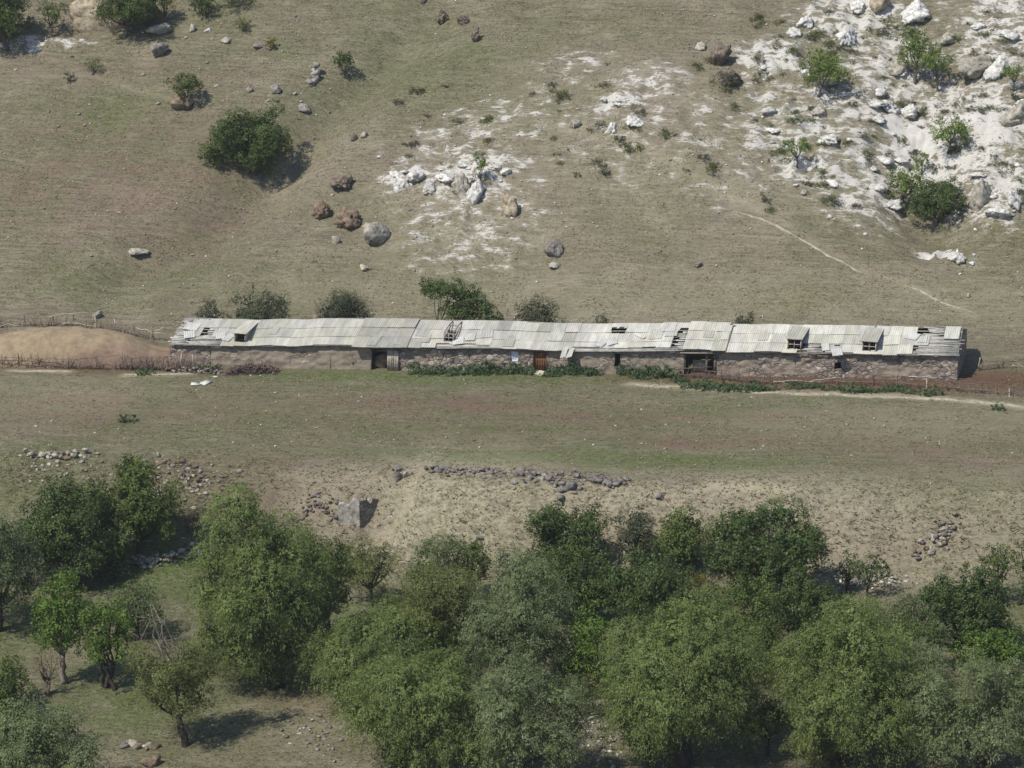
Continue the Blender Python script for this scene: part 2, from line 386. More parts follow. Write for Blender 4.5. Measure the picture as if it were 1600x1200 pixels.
# ------------------------------------------------------------------ ground sheet
def axis(lo, hi, step, far):
    c = list(np.arange(lo, hi + 1e-6, step))
    a = []; d = step; x = lo
    while x > -far: d *= 1.28; x -= d; a.append(x)
    b = []; d = step; x = c[-1]
    while x < far: d *= 1.28; x += d; b.append(x)
    return np.array(a[::-1] + c + b)
def build_ground():
    xs = axis(-64, 58, 0.25, 900); ys = axis(-78, 74, 0.25, 900)
    X, Y = np.meshgrid(xs, ys); sh = X.shape
    x = X.ravel(); y = Y.ravel()
    z = h(x, y)
    V = np.stack([x, y, z], 1)
    ny, nx = sh
    i = (np.arange(ny - 1)[:, None] * nx + np.arange(nx - 1)[None]).ravel()
    f = np.stack([i, i + 1, i + nx + 1, i + nx], 1)
    o = mesh_np('ground', V, f, M['ground'], smooth=True)
    hill = ss(8, 16, y)
    nz = fbm(x * 0.3, y * 0.3, 40, 3)
    chalk = blobs(x, y, CHALK)
    GREEN = [blob0(*b) for b in [(1130, 640, 90, 16, 0.9), (900, 716, 460, 11, 0.9), (760, 672, 180, 7, 0.8), (950, 690, 350, 25, 0.3), (450, 660, 120, 18, 0.6), (210, 640, 30, 50, 0.7), (700, 590, 500, 12, 0.8),
             (560, 665, 80, 16, 0.8), (60, 740, 120, 50, 0.7), (250, 900, 130, 50, 0.95), (200, 1090, 160, 60, 0.8), (300, 690, 200, 30, 0.5), (140, 180, 160, 40, 0.55),
             (250, 260, 100, 15, 0.2), (1500, 760, 260, 20, 0.55), (700, 110, 200, 50, 0.35), (350, 440, 300, 40, 0.4), (1560, 970, 60, 60, 0.8), (30, 990, 80, 60, 0.8), (130, 560, 150, 8, 0.5),
             (700, 1000, 900, 120, 0.45), (400, 1140, 160, 40, 0.3), (1100, 470, 400, 20, 0.25), (500, 60, 150, 40, 0.3), (900, 650, 700, 60, 0.45), (150, 630, 200, 40, 0.3)]]
    STRAW = [blob0(*b) for b in [(700, 790, 180, 60, 0.9), (1000, 790, 260, 28, 0.85), (1250, 790, 250, 38, 0.75), (560, 760, 120, 30, 0.6), (650, 740, 30, 60, 0.8), (900, 470, 500, 40, 0.35),
             (480, 250, 60, 60, 0.4), (1400, 660, 250, 25, 0.35), (720, 340, 150, 90, 0.35), (1500, 830, 150, 60, 0.5), (850, 890, 120, 40, 0.5), (1450, 470, 250, 40, 0.3), (1050, 240, 300, 120, 0.3),
             (110, 620, 130, 30, 0.35), (700, 560, 60, 10, 0.0), (940, 1110, 40, 60, 0.5), (500, 1130, 80, 40, 0.3)]]
    BROWN = [blob0(*b) for b in [(1330, 594, 320, 15, 1.0), (1580, 596, 140, 17, 1.0), (120, 573, 200, 9, 0.8), (1440, 603, 200, 8, 0.9), (330, 585, 60, 6, 0.3), (1100, 590, 60, 10, 0.8)]]
    RED = [blob0(*b) for b in [(530, 630, 30, 8, 0.8), (1040, 692, 110, 9, 0.9), (700, 632, 170, 16, 0.9), (940, 650, 200, 12, 0.7), (1250, 690, 160, 12, 0.6), (120, 640, 110, 30, 0.7), (330, 640, 160, 25, 0.45), (1450, 690, 250, 25, 0.45), (150, 270, 230, 75, 0.55), (290, 320, 140, 60, 0.5),
             (400, 740, 200, 40, 0.45), (960, 650, 140, 20, 0.5), (200, 115, 300, 20, 0.25), (460, 1090, 60, 18, 0.6), (1480, 700, 160, 25, 0.5), (800, 655, 800, 30, 0.4), (150, 650, 160, 30, 0.5), (1250, 655, 160, 20, 0.5)]]
    g = blobs(x, y, GREEN) + 0.25 * np.clip(nz, 0, 1); s = blobs(x, y, STRAW); b = blobs(x, y, BROWN); r = blobs(x, y, RED)
    pth = np.zeros_like(x)
    for pl, w, k in PATHS_W:
        d, t = pdist(x, y, pl); pth = np.maximum(pth, k * np.exp(-(d / w) ** 2))
    for nm, ch in (('mask_a', (chalk, g, b)), ('mask_b', (s, pth, r))):
        a = o.data.attributes.new(nm, 'FLOAT_COLOR', 'POINT')
        c = np.ones((len(x), 4), np.float32)
        for q in range(3): c[:, q] = np.clip(ch[q], 0, 1)
        a.data.foreach_set('color', c.ravel())
    tag(o, kind='structure')

PATHS = [([(1150, 330), (1215, 352), (1260, 378), (1300, 402), (1352, 430)], 0.28, 0.3), ([(1415, 447), (1450, 460), (1480, 474), (1525, 492)], 0.28, 0.3),
         ([(985, 601), (1070, 605), (1150, 611), (1290, 617), (1400, 619), (1480, 624), (1560, 631), (1640, 642)], 0.5, 0.9),
         ([(15, 580), (60, 580), (110, 581)], 0.4, 0.7), ([(195, 586), (240, 585), (300, 584)], 0.4, 0.8),
         ([(850, 225), (960, 250), (1060, 290), (1150, 330)], 0.5, 0.35), ([(655, 735), (630, 790), (560, 850)], 0.6, 0.5), ([(1560, 770), (1600, 778), (1660, 790)], 0.4, 0.4),
         ([(1345, 427), (1380, 440), (1420, 449)], 0.25, 0.4), ([(60, 118), (150, 122), (240, 150), (330, 165)], 0.3, 0.25), ([(1112, 757), (1150, 759), (1195, 759)], 0.75, 0.9), ([(1206, 762), (1236, 763)], 0.5, 0.9)]
PATHS_W = [(polyline0(p), w, k) for p, w, k in PATHS]
build_ground()

def strip(name, pts, w, seed):
    """a worn footpath: a ribbon laid on the ground with a ragged edge"""
    pl = np.array([at(*p) for p in pts])
    seg = np.linalg.norm(np.diff(pl[:, :2], axis=0), axis=1); L = np.r_[0, np.cumsum(seg)]
    n = int(L[-1] / 0.25); u = np.linspace(0, L[-1], n)
    cx = np.interp(u, L, pl[:, 0]) + 0.25 * vn(u * 0.5, u * 0, seed); cy = np.interp(u, L, pl[:, 1]) + 0.25 * vn(u * 0.5, u * 0, seed + 1)
    t = np.stack([np.gradient(cx), np.gradient(cy)], 1); t /= np.linalg.norm(t, axis=1)[:, None]
    nx, ny = -t[:, 1], t[:, 0]
    env = np.clip(np.minimum(u, L[-1] - u) / 1.5, 0.05, 1)
    rows = []
    for k, q in enumerate((-1, -0.4, 0.4, 1)):
        o = q * w * env * (0.75 + 0.9 * (vn(u * 1.7, u * 0 + k, seed + 5)) + 0.5 * vn(u * 4, u * 0 + k, seed + 9))
        x = cx + nx * o; y = cy + ny * o
        rows.append(np.stack([x, y, h(x, y) + (0.045 if abs(q) < 1 else 0.004)], 1))
    V = np.stack(rows, 1).reshape(-1, 3)
    i = np.arange(n - 1)[:, None] * 4 + np.arange(3)[None]; i = i.ravel()
    f = np.stack([i, i + 1, i + 5, i + 4], 1)
    tag(mesh_np(name, V, f, M['path'], col=(0.31, 0.275, 0.20)), kind='structure')
for k in (0, 1): strip('footpath', PATHS[k][0], 0.12, 60 + k)
strip('dirt_track', PATHS[2][0], 0.34, 70)
for k in (3, 4): strip('dirt_track', PATHS[k][0], 0.26, 71 + k)

# ------------------------------------------------------------------ rocks
def ico(sub):
    bm = bmesh.new(); bmesh.ops.create_icosphere(bm, subdivisions=sub, radius=1)
    V = np.array([v.co[:] for v in bm.verts]); Fc = np.array([[v.index for v in f.verts] for f in bm.faces]); bm.free()
    V /= np.linalg.norm(V, axis=1)[:, None]
    return V, Fc
ICO = {s: ico(s) for s in (1, 2, 3, 4)}
def rock_shape(seed, sub=4, planes=15, rough=0.10, freq=1.7, soft=0.0, lump=0.0, dmin=0.5):
    g = np.random.default_rng(seed); V, Fc = ICO[sub]
    n = g.normal(size=(planes, 3)); n /= np.linalg.norm(n, axis=1)[:, None]
    d = g.uniform(dmin, 1.0, planes)
    dots = V @ n.T
    r = np.min(np.where(dots > 0.05, d[None] / np.maximum(dots, 0.05), 9), axis=1)
    r = np.minimum(r, 1.25); r = r * (1 - soft) + soft
    off = Vector(g.uniform(-50, 50, 3))
    nn = np.array([mnoise.fractal(Vector(v) * freq + off, 0.9, 2.2, 5) for v in V])
    nl = np.array([mnoise.noise(Vector(v) * freq * 2.6 + off) for v in V])
    nh = np.array([abs(mnoise.noise(Vector(v) * freq * 5.5 - off)) for v in V]) if sub > 2 else 0
    return V * (r * (1 + rough * nn + (lump + 0.5 * rough) * nl - 1.1 * rough * (nh - 0.2 if sub > 2 else 0)))[:, None], Fc
TINT = dict(brown=(0.165, 0.130, 0.100), grey=(0.22, 0.20, 0.17), pale=(0.34, 0.31, 0.25), white=(0.52, 0.50, 0.455), rust=(0.185, 0.138, 0.094), purple=(0.185, 0.166, 0.150), tan=(0.36, 0.30, 0.21))
def boulder(name, label, cat, cx, yb, w, hh, tint, seed, rough=0.12, freq=1.7, planes=15, lump=0.0, group=None, sub=4, lean=0, dep=0.85, soft=0.0, top=None):
    p = at(cx, yb - 0.12 * hh); s = pxm(p)
    W = w / s / 2; D = W * dep
    H = max(0.25 * W, (hh / s - 0.5 * D * SP) / CP)
    V, Fc = rock_shape(seed, sub, planes, rough, freq, soft, lump)
    V = V / np.abs(V).max(0)
    if tint in ('white', 'pale') and W > 0.45:
        zn = np.clip(V[:, 2:3], -1, 1); V = V * np.concatenate([1.15 - 0.38 * zn, 1.15 - 0.38 * zn, np.ones_like(zn)], 1)
    V = V * np.array([W, D, H * 0.62])
    V[:, 2] += H * (0.30 if tint != 'white' else 0.12); V[:, 0] += lean * V[:, 2]
    c, sn = math.cos(TH), math.sin(TH)
    V = np.stack([V[:, 0] * c - V[:, 1] * sn, V[:, 0] * sn + V[:, 1] * c, V[:, 2]], 1)
    g = np.random.default_rng(seed + 1)
    col = np.array(TINT[tint]) * g.uniform(0.9, 1.1)
    cc = np.tile(col, (len(V), 1))
    if top:   # second tint on the upper half: lichen cap, or pale top over painted-in shade
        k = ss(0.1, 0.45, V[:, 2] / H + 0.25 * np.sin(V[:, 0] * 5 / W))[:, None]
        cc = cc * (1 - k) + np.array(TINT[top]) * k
    o = mesh_np(name, V, Fc, M['rock'], col=cc, loc=(p[0] + d_ax[0] * D * 0.4, p[1] + d_ax[1] * D * 0.4, p[2] + 0.0))
    o.location.z = hz(o.location.x, o.location.y) - 0.04 * H if H < 3 else p[2]
    tag(o, label, cat, group)
    return o

ROCKS = [
 (690, 40, 27, 26, 'brown', 'square brown boulder at the top of the slope, left of a pointed one'),
 (724, 42, 27, 22, 'brown', 'pointed brown boulder at the top of the slope, right of a square one'),
 (742, 69, 18, 27, 'brown', 'narrow upright brown boulder below the pair at the top of the slope'),
 (661, 8, 14, 9, 'brown', 'small dark boulder cut by the top edge above the brown pair'),
 (1097, 79, 18, 15, 'pale', 'small pale slab of rock left of the tall brown conglomerate boulder'),
 (1124, 109, 42, 40, 'brown', 'tall rugged brown conglomerate boulder beside the white chalk slope'),
 (1140, 136, 44, 26, 'brown', 'low brown boulder below the tall conglomerate boulder'),
 (536, 303, 45, 27, 'brown', 'flat topped brown boulder above the pair of round rusty boulders'),
 (503, 346, 36, 32, 'rust', 'rounded rusty brown boulder, the left one of a touching pair'),
 (544, 362, 46, 36, 'rust', 'rounded rusty brown boulder, the right one of a touching pair'),
 (525, 383, 15, 16, 'pale', 'small pale rock just below the pair of rusty boulders'),
 (862, 405, 38, 28, 'grey', 'craggy grey brown boulder on the slope above the middle of the barn'),
 (867, 420, 18, 9, 'pale', 'flat pale stone right below the craggy grey boulder'),
 (1092, 419, 18, 9, 'grey', 'flat grey slab lying alone on the grass above the barn'),
 (213, 403, 37, 11, 'pale', 'long flat pale slab half buried in the brown left slope'),
 (247, 92, 32, 24, 'grey', 'tilted grey brown boulder below the big bush at top left'),
 (250, 57, 44, 21, 'pale', 'broad pale boulder beside the big bush at top left'),
 (301, 53, 14, 15, 'pale', 'upright pale stone right of the broad pale boulder at top left'),
 (325, 52, 13, 9, 'white', 'small white stone at the top of the stony left slope'),
 (353, 68, 16, 9, 'pale', 'low pale stone above the dark slab on the stony slope'),
 (401, 78, 22, 8, 'grey', 'dark grey slab casting a thin shadow on the stony slope'),
 (428, 150, 24, 17, 'grey', 'grey brown boulder above the big round bush'),
 (390, 146, 12, 9, 'grey', 'small grey boulder left of the boulder above the round bush'),
 (475, 177, 21, 13, 'grey', 'low grey boulder right of the big round bush'),
 (553, 223, 16, 15, 'brown', 'small brown stone touching a pale one on the middle slope'),
 (569, 218, 14, 12, 'pale', 'small pale stone touching a brown one on the middle slope'),
 (593, 249, 11, 8, 'white', 'tiny white stone on the grass above the chalk outcrop'),
 (1280, 182, 24, 24, 'pale', 'pale knobbly rock below the leaning green tree on the chalk'),
 (1240, 60, 26, 20, 'white', 'round white chalk rock near the top, left of the chalk crag'),
 (1262, 44, 30, 22, 'white', 'white chalk lump with a dark stone on its lower side'),
 (1321, 70, 34, 30, 'white', 'leaning white chalk slab above the leaning green tree'),
 (1378, 24, 40, 36, 'tan', 'tan layered crag with a shaded right side at the top edge'),
 (1430, 34, 40, 34, 'white', 'wide white chalk crag at the top right of the slope'),
 (1340, 20, 30, 20, 'white', 'white chalk block left of the tan layered crag'),
 (1482, 75, 24, 22, 'pale', 'pale boulder right of the tall yellow green trees'),
 (1525, 128, 62, 44, 'pale', 'large cracked grey crag among chalk at right'),
 (1560, 120, 40, 40, 'white', 'smooth white chalk buttress right of the cracked grey crag'),
 (1405, 120, 34, 30, 'pale', 'pale rock with a shaded hollow under the tall yellow green trees'),
 (1592, 200, 52, 44, 'pale', 'pale conical crag at the right edge of the picture'),
 (1530, 330, 44, 50, 'pale', 'fluted grey chalk cliff right of the dense green bush'),
 (1560, 345, 50, 20, 'white', 'broken white chalk blocks at the foot of the fluted cliff'),
 (1585, 325, 34, 34, 'white', 'white chalk block at the right edge beside the fluted cliff'),
 (1497, 412, 27, 24, 'white', 'large white rock standing alone below the dense green bush'),
 (1524, 404, 10, 9, 'white', 'small white stone right of the lone large white rock'),
 (1520, 415, 14, 6, 'white', 'flat white stone below right of the lone large white rock'),
 (1512, 466, 8, 7, 'pale', 'tiny pale stone on the grass beside the lower footpath'),
 (1388, 175, 34, 20, 'white', 'rounded white chalk hump at the left rim of the bare gully'),
 (1420, 190, 30, 26, 'white', 'white chalk hump at the head of the bare gully'),
 (1300, 225, 36, 20, 'white', 'white chalk ledge above the small round tree on the chalk'),
 (1400, 330, 40, 18, 'white', 'white chalk ledge below left of the dense green bush'),
 (899, 202, 17, 17, 'pale', 'pale round boulder left of the small chalk scar'),
 (957, 210, 22, 24, 'white', 'white chalk knob in the small scar on the middle slope'),
 (990, 200, 34, 18, 'white', 'broad white chalk ledge in the small scar on the middle slope'),
 (153, 500, 19, 15, 'grey', 'grey boulder on the grass behind the dung heap'),
 (628, 300, 26, 30, 'white', 'left white chalk rib of the outcrop above the barn'),
 (650, 288, 30, 24, 'white', 'broken white chalk block with a brown shaded face in the outcrop'),
 (672, 302, 26, 22, 'white', 'low white chalk block in the middle of the outcrop'),
 (699, 290, 30, 16, 'white', 'flat white chalk ledge between the ribs of the outcrop'),
 (718, 313, 30, 38, 'pale', 'tall pale fin of rock with a dark cleft on its right side'),
 (742, 318, 28, 40, 'white', 'white chalk buttress right of the dark cleft'),
 (797, 338, 32, 36, 'tan', 'tan pear shaped boulder with a small hole at the right of the outcrop'),
 (730, 262, 28, 12, 'white', 'smooth white chalk patch of rock above the tall fin'),
 (570, 424, 22, 10, 'tan', 'low tan stones on the grass below the hollow boulder'),
 (585, 391, 50, 26, 'purple', None),
]
for k, (cx, yb, w, hh, tint, lab) in enumerate(ROCKS):
    if lab is None: continue
    lump = 0.16 if tint in ('rust', 'brown') else 0.05
    boulder('boulder' if tint != 'white' else 'chalk_rock', lab, 'boulder' if tint != 'white' else 'rock', cx, yb, w, hh, tint, 100 + k,
            rough=0.26 if tint in ('brown', 'rust', 'white') else 0.2, freq=2.2 if tint != 'white' else 1.9, lump=lump, sub=4 if w > 15 else 3, planes=22 if tint == 'rust' else 14, soft=0.3 if tint == 'rust' else 0.0, dep=0.85 if tint != 'white' else 1.1)
boulder('boulder', 'pale green topped boulder with a hollow purple shaded belly and white foot', 'boulder', 587, 390, 48, 40, 'purple', 301, top='pale', rough=0.12)  # purple lower half puts the shade of the belly into the colour
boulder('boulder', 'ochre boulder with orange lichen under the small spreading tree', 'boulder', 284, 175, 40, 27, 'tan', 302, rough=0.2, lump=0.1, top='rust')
boulder('boulder', 'large reddish stone at the bottom edge near the lone tree', 'boulder', 234, 1202, 34, 24, 'rust', 303)
boulder('boulder', 'round grey blue boulder standing on the straw bank', 'boulder', 893, 769, 20, 16, 'purple', 304)
boulder('boulder', 'small purple boulder on the straw bank above the greyish tree', 'boulder', 1031, 784, 16, 13, 'purple', 305)
boulder('boulder', 'bluish boulder on the straw slope behind the willows', 'boulder', 750, 847, 13, 11, 'purple', 306)
boulder('boulder', 'wide dark boulder on the bank top at the left start of the collapsed wall', 'boulder', 622, 737, 22, 10, 'purple', 307)
boulder('earth_cliff', 'tan crumbling earth bank behind the trees at the top left', 'earth bank', 175, 50, 150, 70, 'tan', 309, rough=0.15, dep=0.35, planes=20, soft=0.4)
# leaning stack of stones on the left slope
mb = MB()
base = at(488, 133); s = pxm(base)
for (cx, cy, w) in [(486, 127, 15), (490, 122, 13), (493, 113, 14), (492, 105, 13), (490, 98, 10), (493, 86, 12), (488, 92, 9), (484, 131, 10)]:
    V, Fc = rock_shape(400 + cx + cy, 3, 12, 0.1); W = w / s / 2 * 1.1
    c = at(cx, 133) * 0 + base + r_ax * ((cx - 488) / s) + np.array([0, 0, (130 - cy) / s / CP * 0.62]) + d_ax * (130 - cy) / s * 0.45
    mb.add(V * np.array([W, W * 0.9, W * 0.95]) + c, Fc, np.array(TINT['grey']) * random.uniform(0.85, 1.3))
tag(mb.build('stone_pinnacle', M['rock'], loc=base), 'crooked pinnacle of stacked pale stones left of the small tree', 'rock')

# crags of bare chalk breaking out of the slope
g_ = np.random.default_rng(321)
def crags(bx, n, lab, seed, szr):
    done = 0; k = 0
    while done < n and k < 2000:
        k += 1; px, py = g_.uniform(bx[0], bx[2]), g_.uniform(bx[1], bx[3]); P = at(px, py)
        if float(blobs(P[:1], P[1:2], CHALK)[0]) < 0.45: continue
        w = g_.uniform(*szr) ** 1.0; o = boulder('chalk_crag', lab, 'rock', px, py, w, w * g_.uniform(0.25, 0.6), 'white', seed + k, rough=0.34, lump=0.15, freq=1.6, planes=18, group='chalk crags: ' + lab, sub=3, dep=g_.uniform(0.5, 1.1), lean=g_.uniform(-0.4, 0.4))
        o.rotation_euler.z = g_.uniform(-0.7, 0.7); done += 1
crags((1190, 5, 1600, 345), 24, 'jagged crag of white chalk breaking out of the upper right slope', 7000, (14, 40))
crags((615, 255, 830, 330), 14, 'small jagged crag of white chalk in the outcrop above the barn', 7500, (10, 26))
crags((930, 150, 1060, 210), 6, 'small chalk crag in the scar on the middle slope', 7700, (9, 20))
# --- rows of stones that were walls
def stone_wall(name, label, pts, n, size, hgt, spread, tints, seed, cat='stone wall'):
    g = np.random.default_rng(seed); mb = MB()
    pl = np.array([at(*p) for p in pts]); L = np.r_[0, np.cumsum(np.linalg.norm(np.diff(pl, axis=0), axis=1))]
    for i in range(n):
        u = g.uniform(0, L[-1]); x = np.interp(u, L, pl[:, 0]) + g.normal() * spread; y = np.interp(u, L, pl[:, 1]) + g.normal() * spread
        sz = size * g.uniform(0.55, 1.35); V, Fc = rock_shape(int(g.integers(1e6)), 2, 15, 0.06, dmin=0.42)
        V = V * sz * 1.25 * np.array([1, g.uniform(0.5, 0.95), g.uniform(0.4, 0.8)]); a = g.uniform(0, 6.3)
        V = np.stack([V[:, 0] * math.cos(a) - V[:, 1] * math.sin(a), V[:, 0] * math.sin(a) + V[:, 1] * math.cos(a), V[:, 2]], 1)
        z = hz(x, y) + sz * 0.08 + g.uniform(0, 1) ** 1.6 * hgt * max(0, 1 - abs(g.normal()) * 0.3)
        mb.add(V + np.array([x, y, z]), Fc, np.array(TINT[tints[int(g.integers(len(tints)))]]) * g.uniform(0.75, 1.15))
    return tag(mb.build(name, M['rock'], loc=pl[0]), label, cat, kind='stuff' if cat == 'rubble' else None)
stone_wall('collapsed_wall', 'collapsed dry stone wall along the top of the straw bank', [(672, 733), (740, 737), (850, 742), (920, 748), (975, 755)], 260, 0.17, 0.22, 0.4, ['purple', 'purple', 'grey', 'brown'], 1)
stone_wall('collapsed_wall', 'heap of dark boulders at the right end of the bank wall', [(815, 745), (870, 755), (885, 765)], 34, 0.27, 0.4, 0.4, ['purple', 'grey'], 2)
stone_wall('collapsed_wall', 'heap of rounded dark stones on the bank right of the wall', [(925, 752), (970, 757)], 26, 0.29, 0.3, 0.3, ['purple', 'brown', 'purple'], 3)
stone_wall('rubble_wall', 'broken line of mixed boulders on the grass at the left edge', [(40, 712), (80, 714), (135, 712)], 44, 0.24, 0.35, 0.35, ['pale', 'grey', 'rust', 'pale'], 4)
stone_wall('rubble_wall', 'low crumbling wall of pale stones behind the left trees', [(198, 886), (225, 880), (262, 872), (300, 868)], 90, 0.22, 0.5, 0.28, ['pale', 'pale', 'grey'], 5)
stone_wall('rubble_wall', 'diagonal ridge of reddish rubble on the right end of the bank', [(1440, 858), (1465, 842), (1486, 824)], 70, 0.2, 0.35, 0.4, ['purple', 'rust', 'pale'], 6)
stone_wall('rubble_heap', 'spread of small pale rubble around the thin young tree', [(1310, 906), (1340, 904), (1400, 908)], 130, 0.16, 0.25, 0.7, ['pale', 'pale', 'purple', 'white'], 7, 'rubble')
stone_wall('rubble_wall', 'tumbled brown stones at the left of the ruined masonry block', [(470, 790), (500, 797), (525, 800)], 50, 0.16, 0.3, 0.35, ['purple', 'brown'], 8)
stone_wall('rubble_wall', 'line of rusty stones on the crest of the left bank', [(230, 720), (270, 728), (300, 745), (350, 740)], 80, 0.18, 0.2, 0.6, ['brown', 'rust', 'grey'], 9)
stone_wall('rubble_heap', 'pale rubble spilling between the willows at the bottom edge', [(910, 1095), (935, 1130), (945, 1190)], 120, 0.14, 0.2, 0.9, ['pale', 'grey', 'white'], 10, 'rubble')
stone_wall('rubble_heap', 'pale stones under the willow trunk at the bottom edge', [(640, 1175), (670, 1195)], 60, 0.15, 0.2, 0.6, ['pale', 'grey'], 11, 'rubble')
stone_wall('rubble_heap', 'patch of small stones right of the shadow of the lone tree', [(470, 1130), (510, 1150), (500, 1170)], 60, 0.13, 0.1, 0.9, ['pale', 'grey', 'purple'], 12, 'rubble')
stone_wall('rubble_heap', 'little heap of reddish and pale stones left of the lone tree', [(195, 1166), (240, 1172)], 14, 0.26, 0.15, 0.25, ['rust', 'pale', 'purple'], 13, 'rubble')
stone_wall('rubble_heap', 'loose rubble on the slope between the left trees and the ruin', [(215, 735), (250, 750), (330, 765), (260, 770)], 70, 0.19, 0.1, 1.2, ['pale', 'pale', 'grey', 'brown'], 14, 'rubble')
stone_wall('rubble_heap', 'loose pale stones scattered on the grass below the left wall', [(10, 730), (80, 728), (130, 740), (140, 760)], 60, 0.15, 0.1, 1.1, ['pale', 'pale', 'grey'], 15, 'rubble')

# --- ruined masonry block
def ruin():
    p = at(562, 826); s = pxm(p)
    root = empty('ruined_masonry', p)
    tag(root, 'broken corner of a stone building standing in the bank, left face sunlit', 'ruin')
    a = R(28) + TH
    f1 = np.array([-math.cos(TH + R(22)), -math.sin(TH + R(22)) + 0.36, 0]); f1 /= np.linalg.norm(f1)   # runs left along the lit face
    f1 = -(math.cos(R(24)) * r_ax - math.sin(R(24)) * d_ax) * 1.0
    f1 = np.array([-(r_ax * math.cos(R(20)) - d_ax * math.sin(R(20)) * 0.2)])[0]; f1[2] = 0; f1 /= np.linalg.norm(f1)
    f2 = r_ax * math.cos(R(43)) + d_ax * math.sin(R(43))
    uz = np.array([0, 0, 1.0])
    def panel(u0, ud, L, H0, H1, th, seed, sub=0.11):
        nn = np.cross(uz, ud); n_, m_ = int(L / sub) + 2, int(max(H0, H1) / sub) + 2
        U, W = np.meshgrid(np.linspace(0, 1, n_), np.linspace(0, 1, m_))
        H = H0 + (H1 - H0) * U + 0.22 * vn(U * L * 2.2, U * 0, seed) + 0.14 * np.round(2 * vn(U * L * 4, U * 0, seed + 3))
        d = 0.14 * vn(U * L * 3, W * H * 4, seed + 1) + 0.07 * vn(U * L * 7, W * H * 8, seed + 2)
        q = mb
        for sgn in (0, 1):
            V = u0 + (U * L)[..., None] * ud + ((W * (H + 1.6)) - 1.6)[..., None] * uz + (d * (1 - 2 * sgn) - sgn * th)[..., None] * nn
            V = V.reshape(-1, 3); i = (np.arange(m_ - 1)[:, None] * n_ + np.arange(n_ - 1)[None]).ravel()
            q.add(V, np.stack([i, i + 1, i + n_ + 1, i + n_], 1), RUC)
            if sgn == 0: V0 = V
        top0 = (m_ - 1) * n_ + np.arange(n_)
        VT = np.concatenate([V0[top0], V[top0]]); k = np.arange(n_ - 1)
        q.add(VT, np.stack([k, k + 1, k + 1 + n_, k + n_], 1), RUC)
        ve = [V0[np.arange(m_) * n_], V[np.arange(m_) * n_]]
        for e in (0, n_ - 1):
            VE = np.concatenate([V0[np.arange(m_) * n_ + e], V[np.arange(m_) * n_ + e]]); k = np.arange(m_ - 1)
            q.add(VE, np.stack([k, k + 1, k + 1 + m_, k + m_], 1), RUC)
    mb = MB(); panel(p, f1, 33 / s, 2.1, 1.75, 0.5, 5); mb.build('front_face', M['ruin'], root, None).location = -root.location
    mb = MB(); panel(p, f2, 3.3, 2.1, 1.3, -0.5, 9); mb.build('side_wall', M['wall'], root, None).location = -root.location
    mb = MB(); q = p + f2 * 3.3; q[2] = hz(q[0], q[1]); panel(q, r_ax * 0.9 + d_ax * 0.42, 1.6, 0.6, 0.35, 0.5, 15); mb.build('low_wall', M['wall'], root, None).location = -root.location
RUC = (0.35, 0.325, 0.28)
M['ruin'] = mat_vcol('pale_masonry', 3.4, 0.42, bump=0.9, dist=0.12)
ruin()

# ------------------------------------------------------------------ foliage
def unit(v): return v / (np.linalg.norm(v, axis=-1, keepdims=True) + 1e-9)
SPEC = dict(  # two leaf colours, leaf length, width, droop, spray length, leaves per m2, spread
    willow=((0.120, 0.162, 0.041), (0.198, 0.234, 0.082), 0.165, 0.048, 0.45, 0.95, 185, 0.13),
    silver=((0.114, 0.150, 0.045), (0.222, 0.250, 0.138), 0.165, 0.048, 0.40, 0.85, 175, 0.13),
    olive=((0.120, 0.139, 0.041), (0.162, 0.180, 0.064), 0.14, 0.048, 0.25, 0.7, 170, 0.14),
    dark=((0.058, 0.092, 0.025), (0.096, 0.132, 0.04), 0.17, 0.105, 0.10, 0.45, 85, 0.18),
    mid=((0.084, 0.118, 0.029), (0.126, 0.16, 0.044), 0.17, 0.10, 0.10, 0.5, 85, 0.18),
    bright=((0.087, 0.148, 0.023), (0.131, 0.194, 0.036), 0.18, 0.11, 0.15, 0.55, 75, 0.18),
    grey=((0.085, 0.112, 0.044), (0.136, 0.164, 0.078), 0.16, 0.06, 0.1, 0.6, 85, 0.18),
    yellow=((0.182, 0.177, 0.034), (0.217, 0.165, 0.048), 0.16, 0.10, 0.1, 0.5, 65, 0.18),
    hilldark=((0.071, 0.105, 0.030), (0.112, 0.146, 0.046), 0.15, 0.095, 0.05, 0.35, 100, 0.15),
    chalkgreen=((0.120, 0.171, 0.034), (0.177, 0.228, 0.059), 0.15, 0.095, 0.05, 0.4, 80, 0.15),
    thorn=((0.059, 0.071, 0.039), (0.096, 0.105, 0.057), 0.12, 0.055, 0.0, 0.4, 120, 0.14),
    nettle=((0.068, 0.114, 0.046), (0.108, 0.160, 0.071), 0.13, 0.085, 0.1, 0.25, 130, 0.10),
    tan=((0.194, 0.154, 0.097), (0.160, 0.125, 0.085), 0.16, 0.03, 0.0, 0.4, 50, 0.14),
)
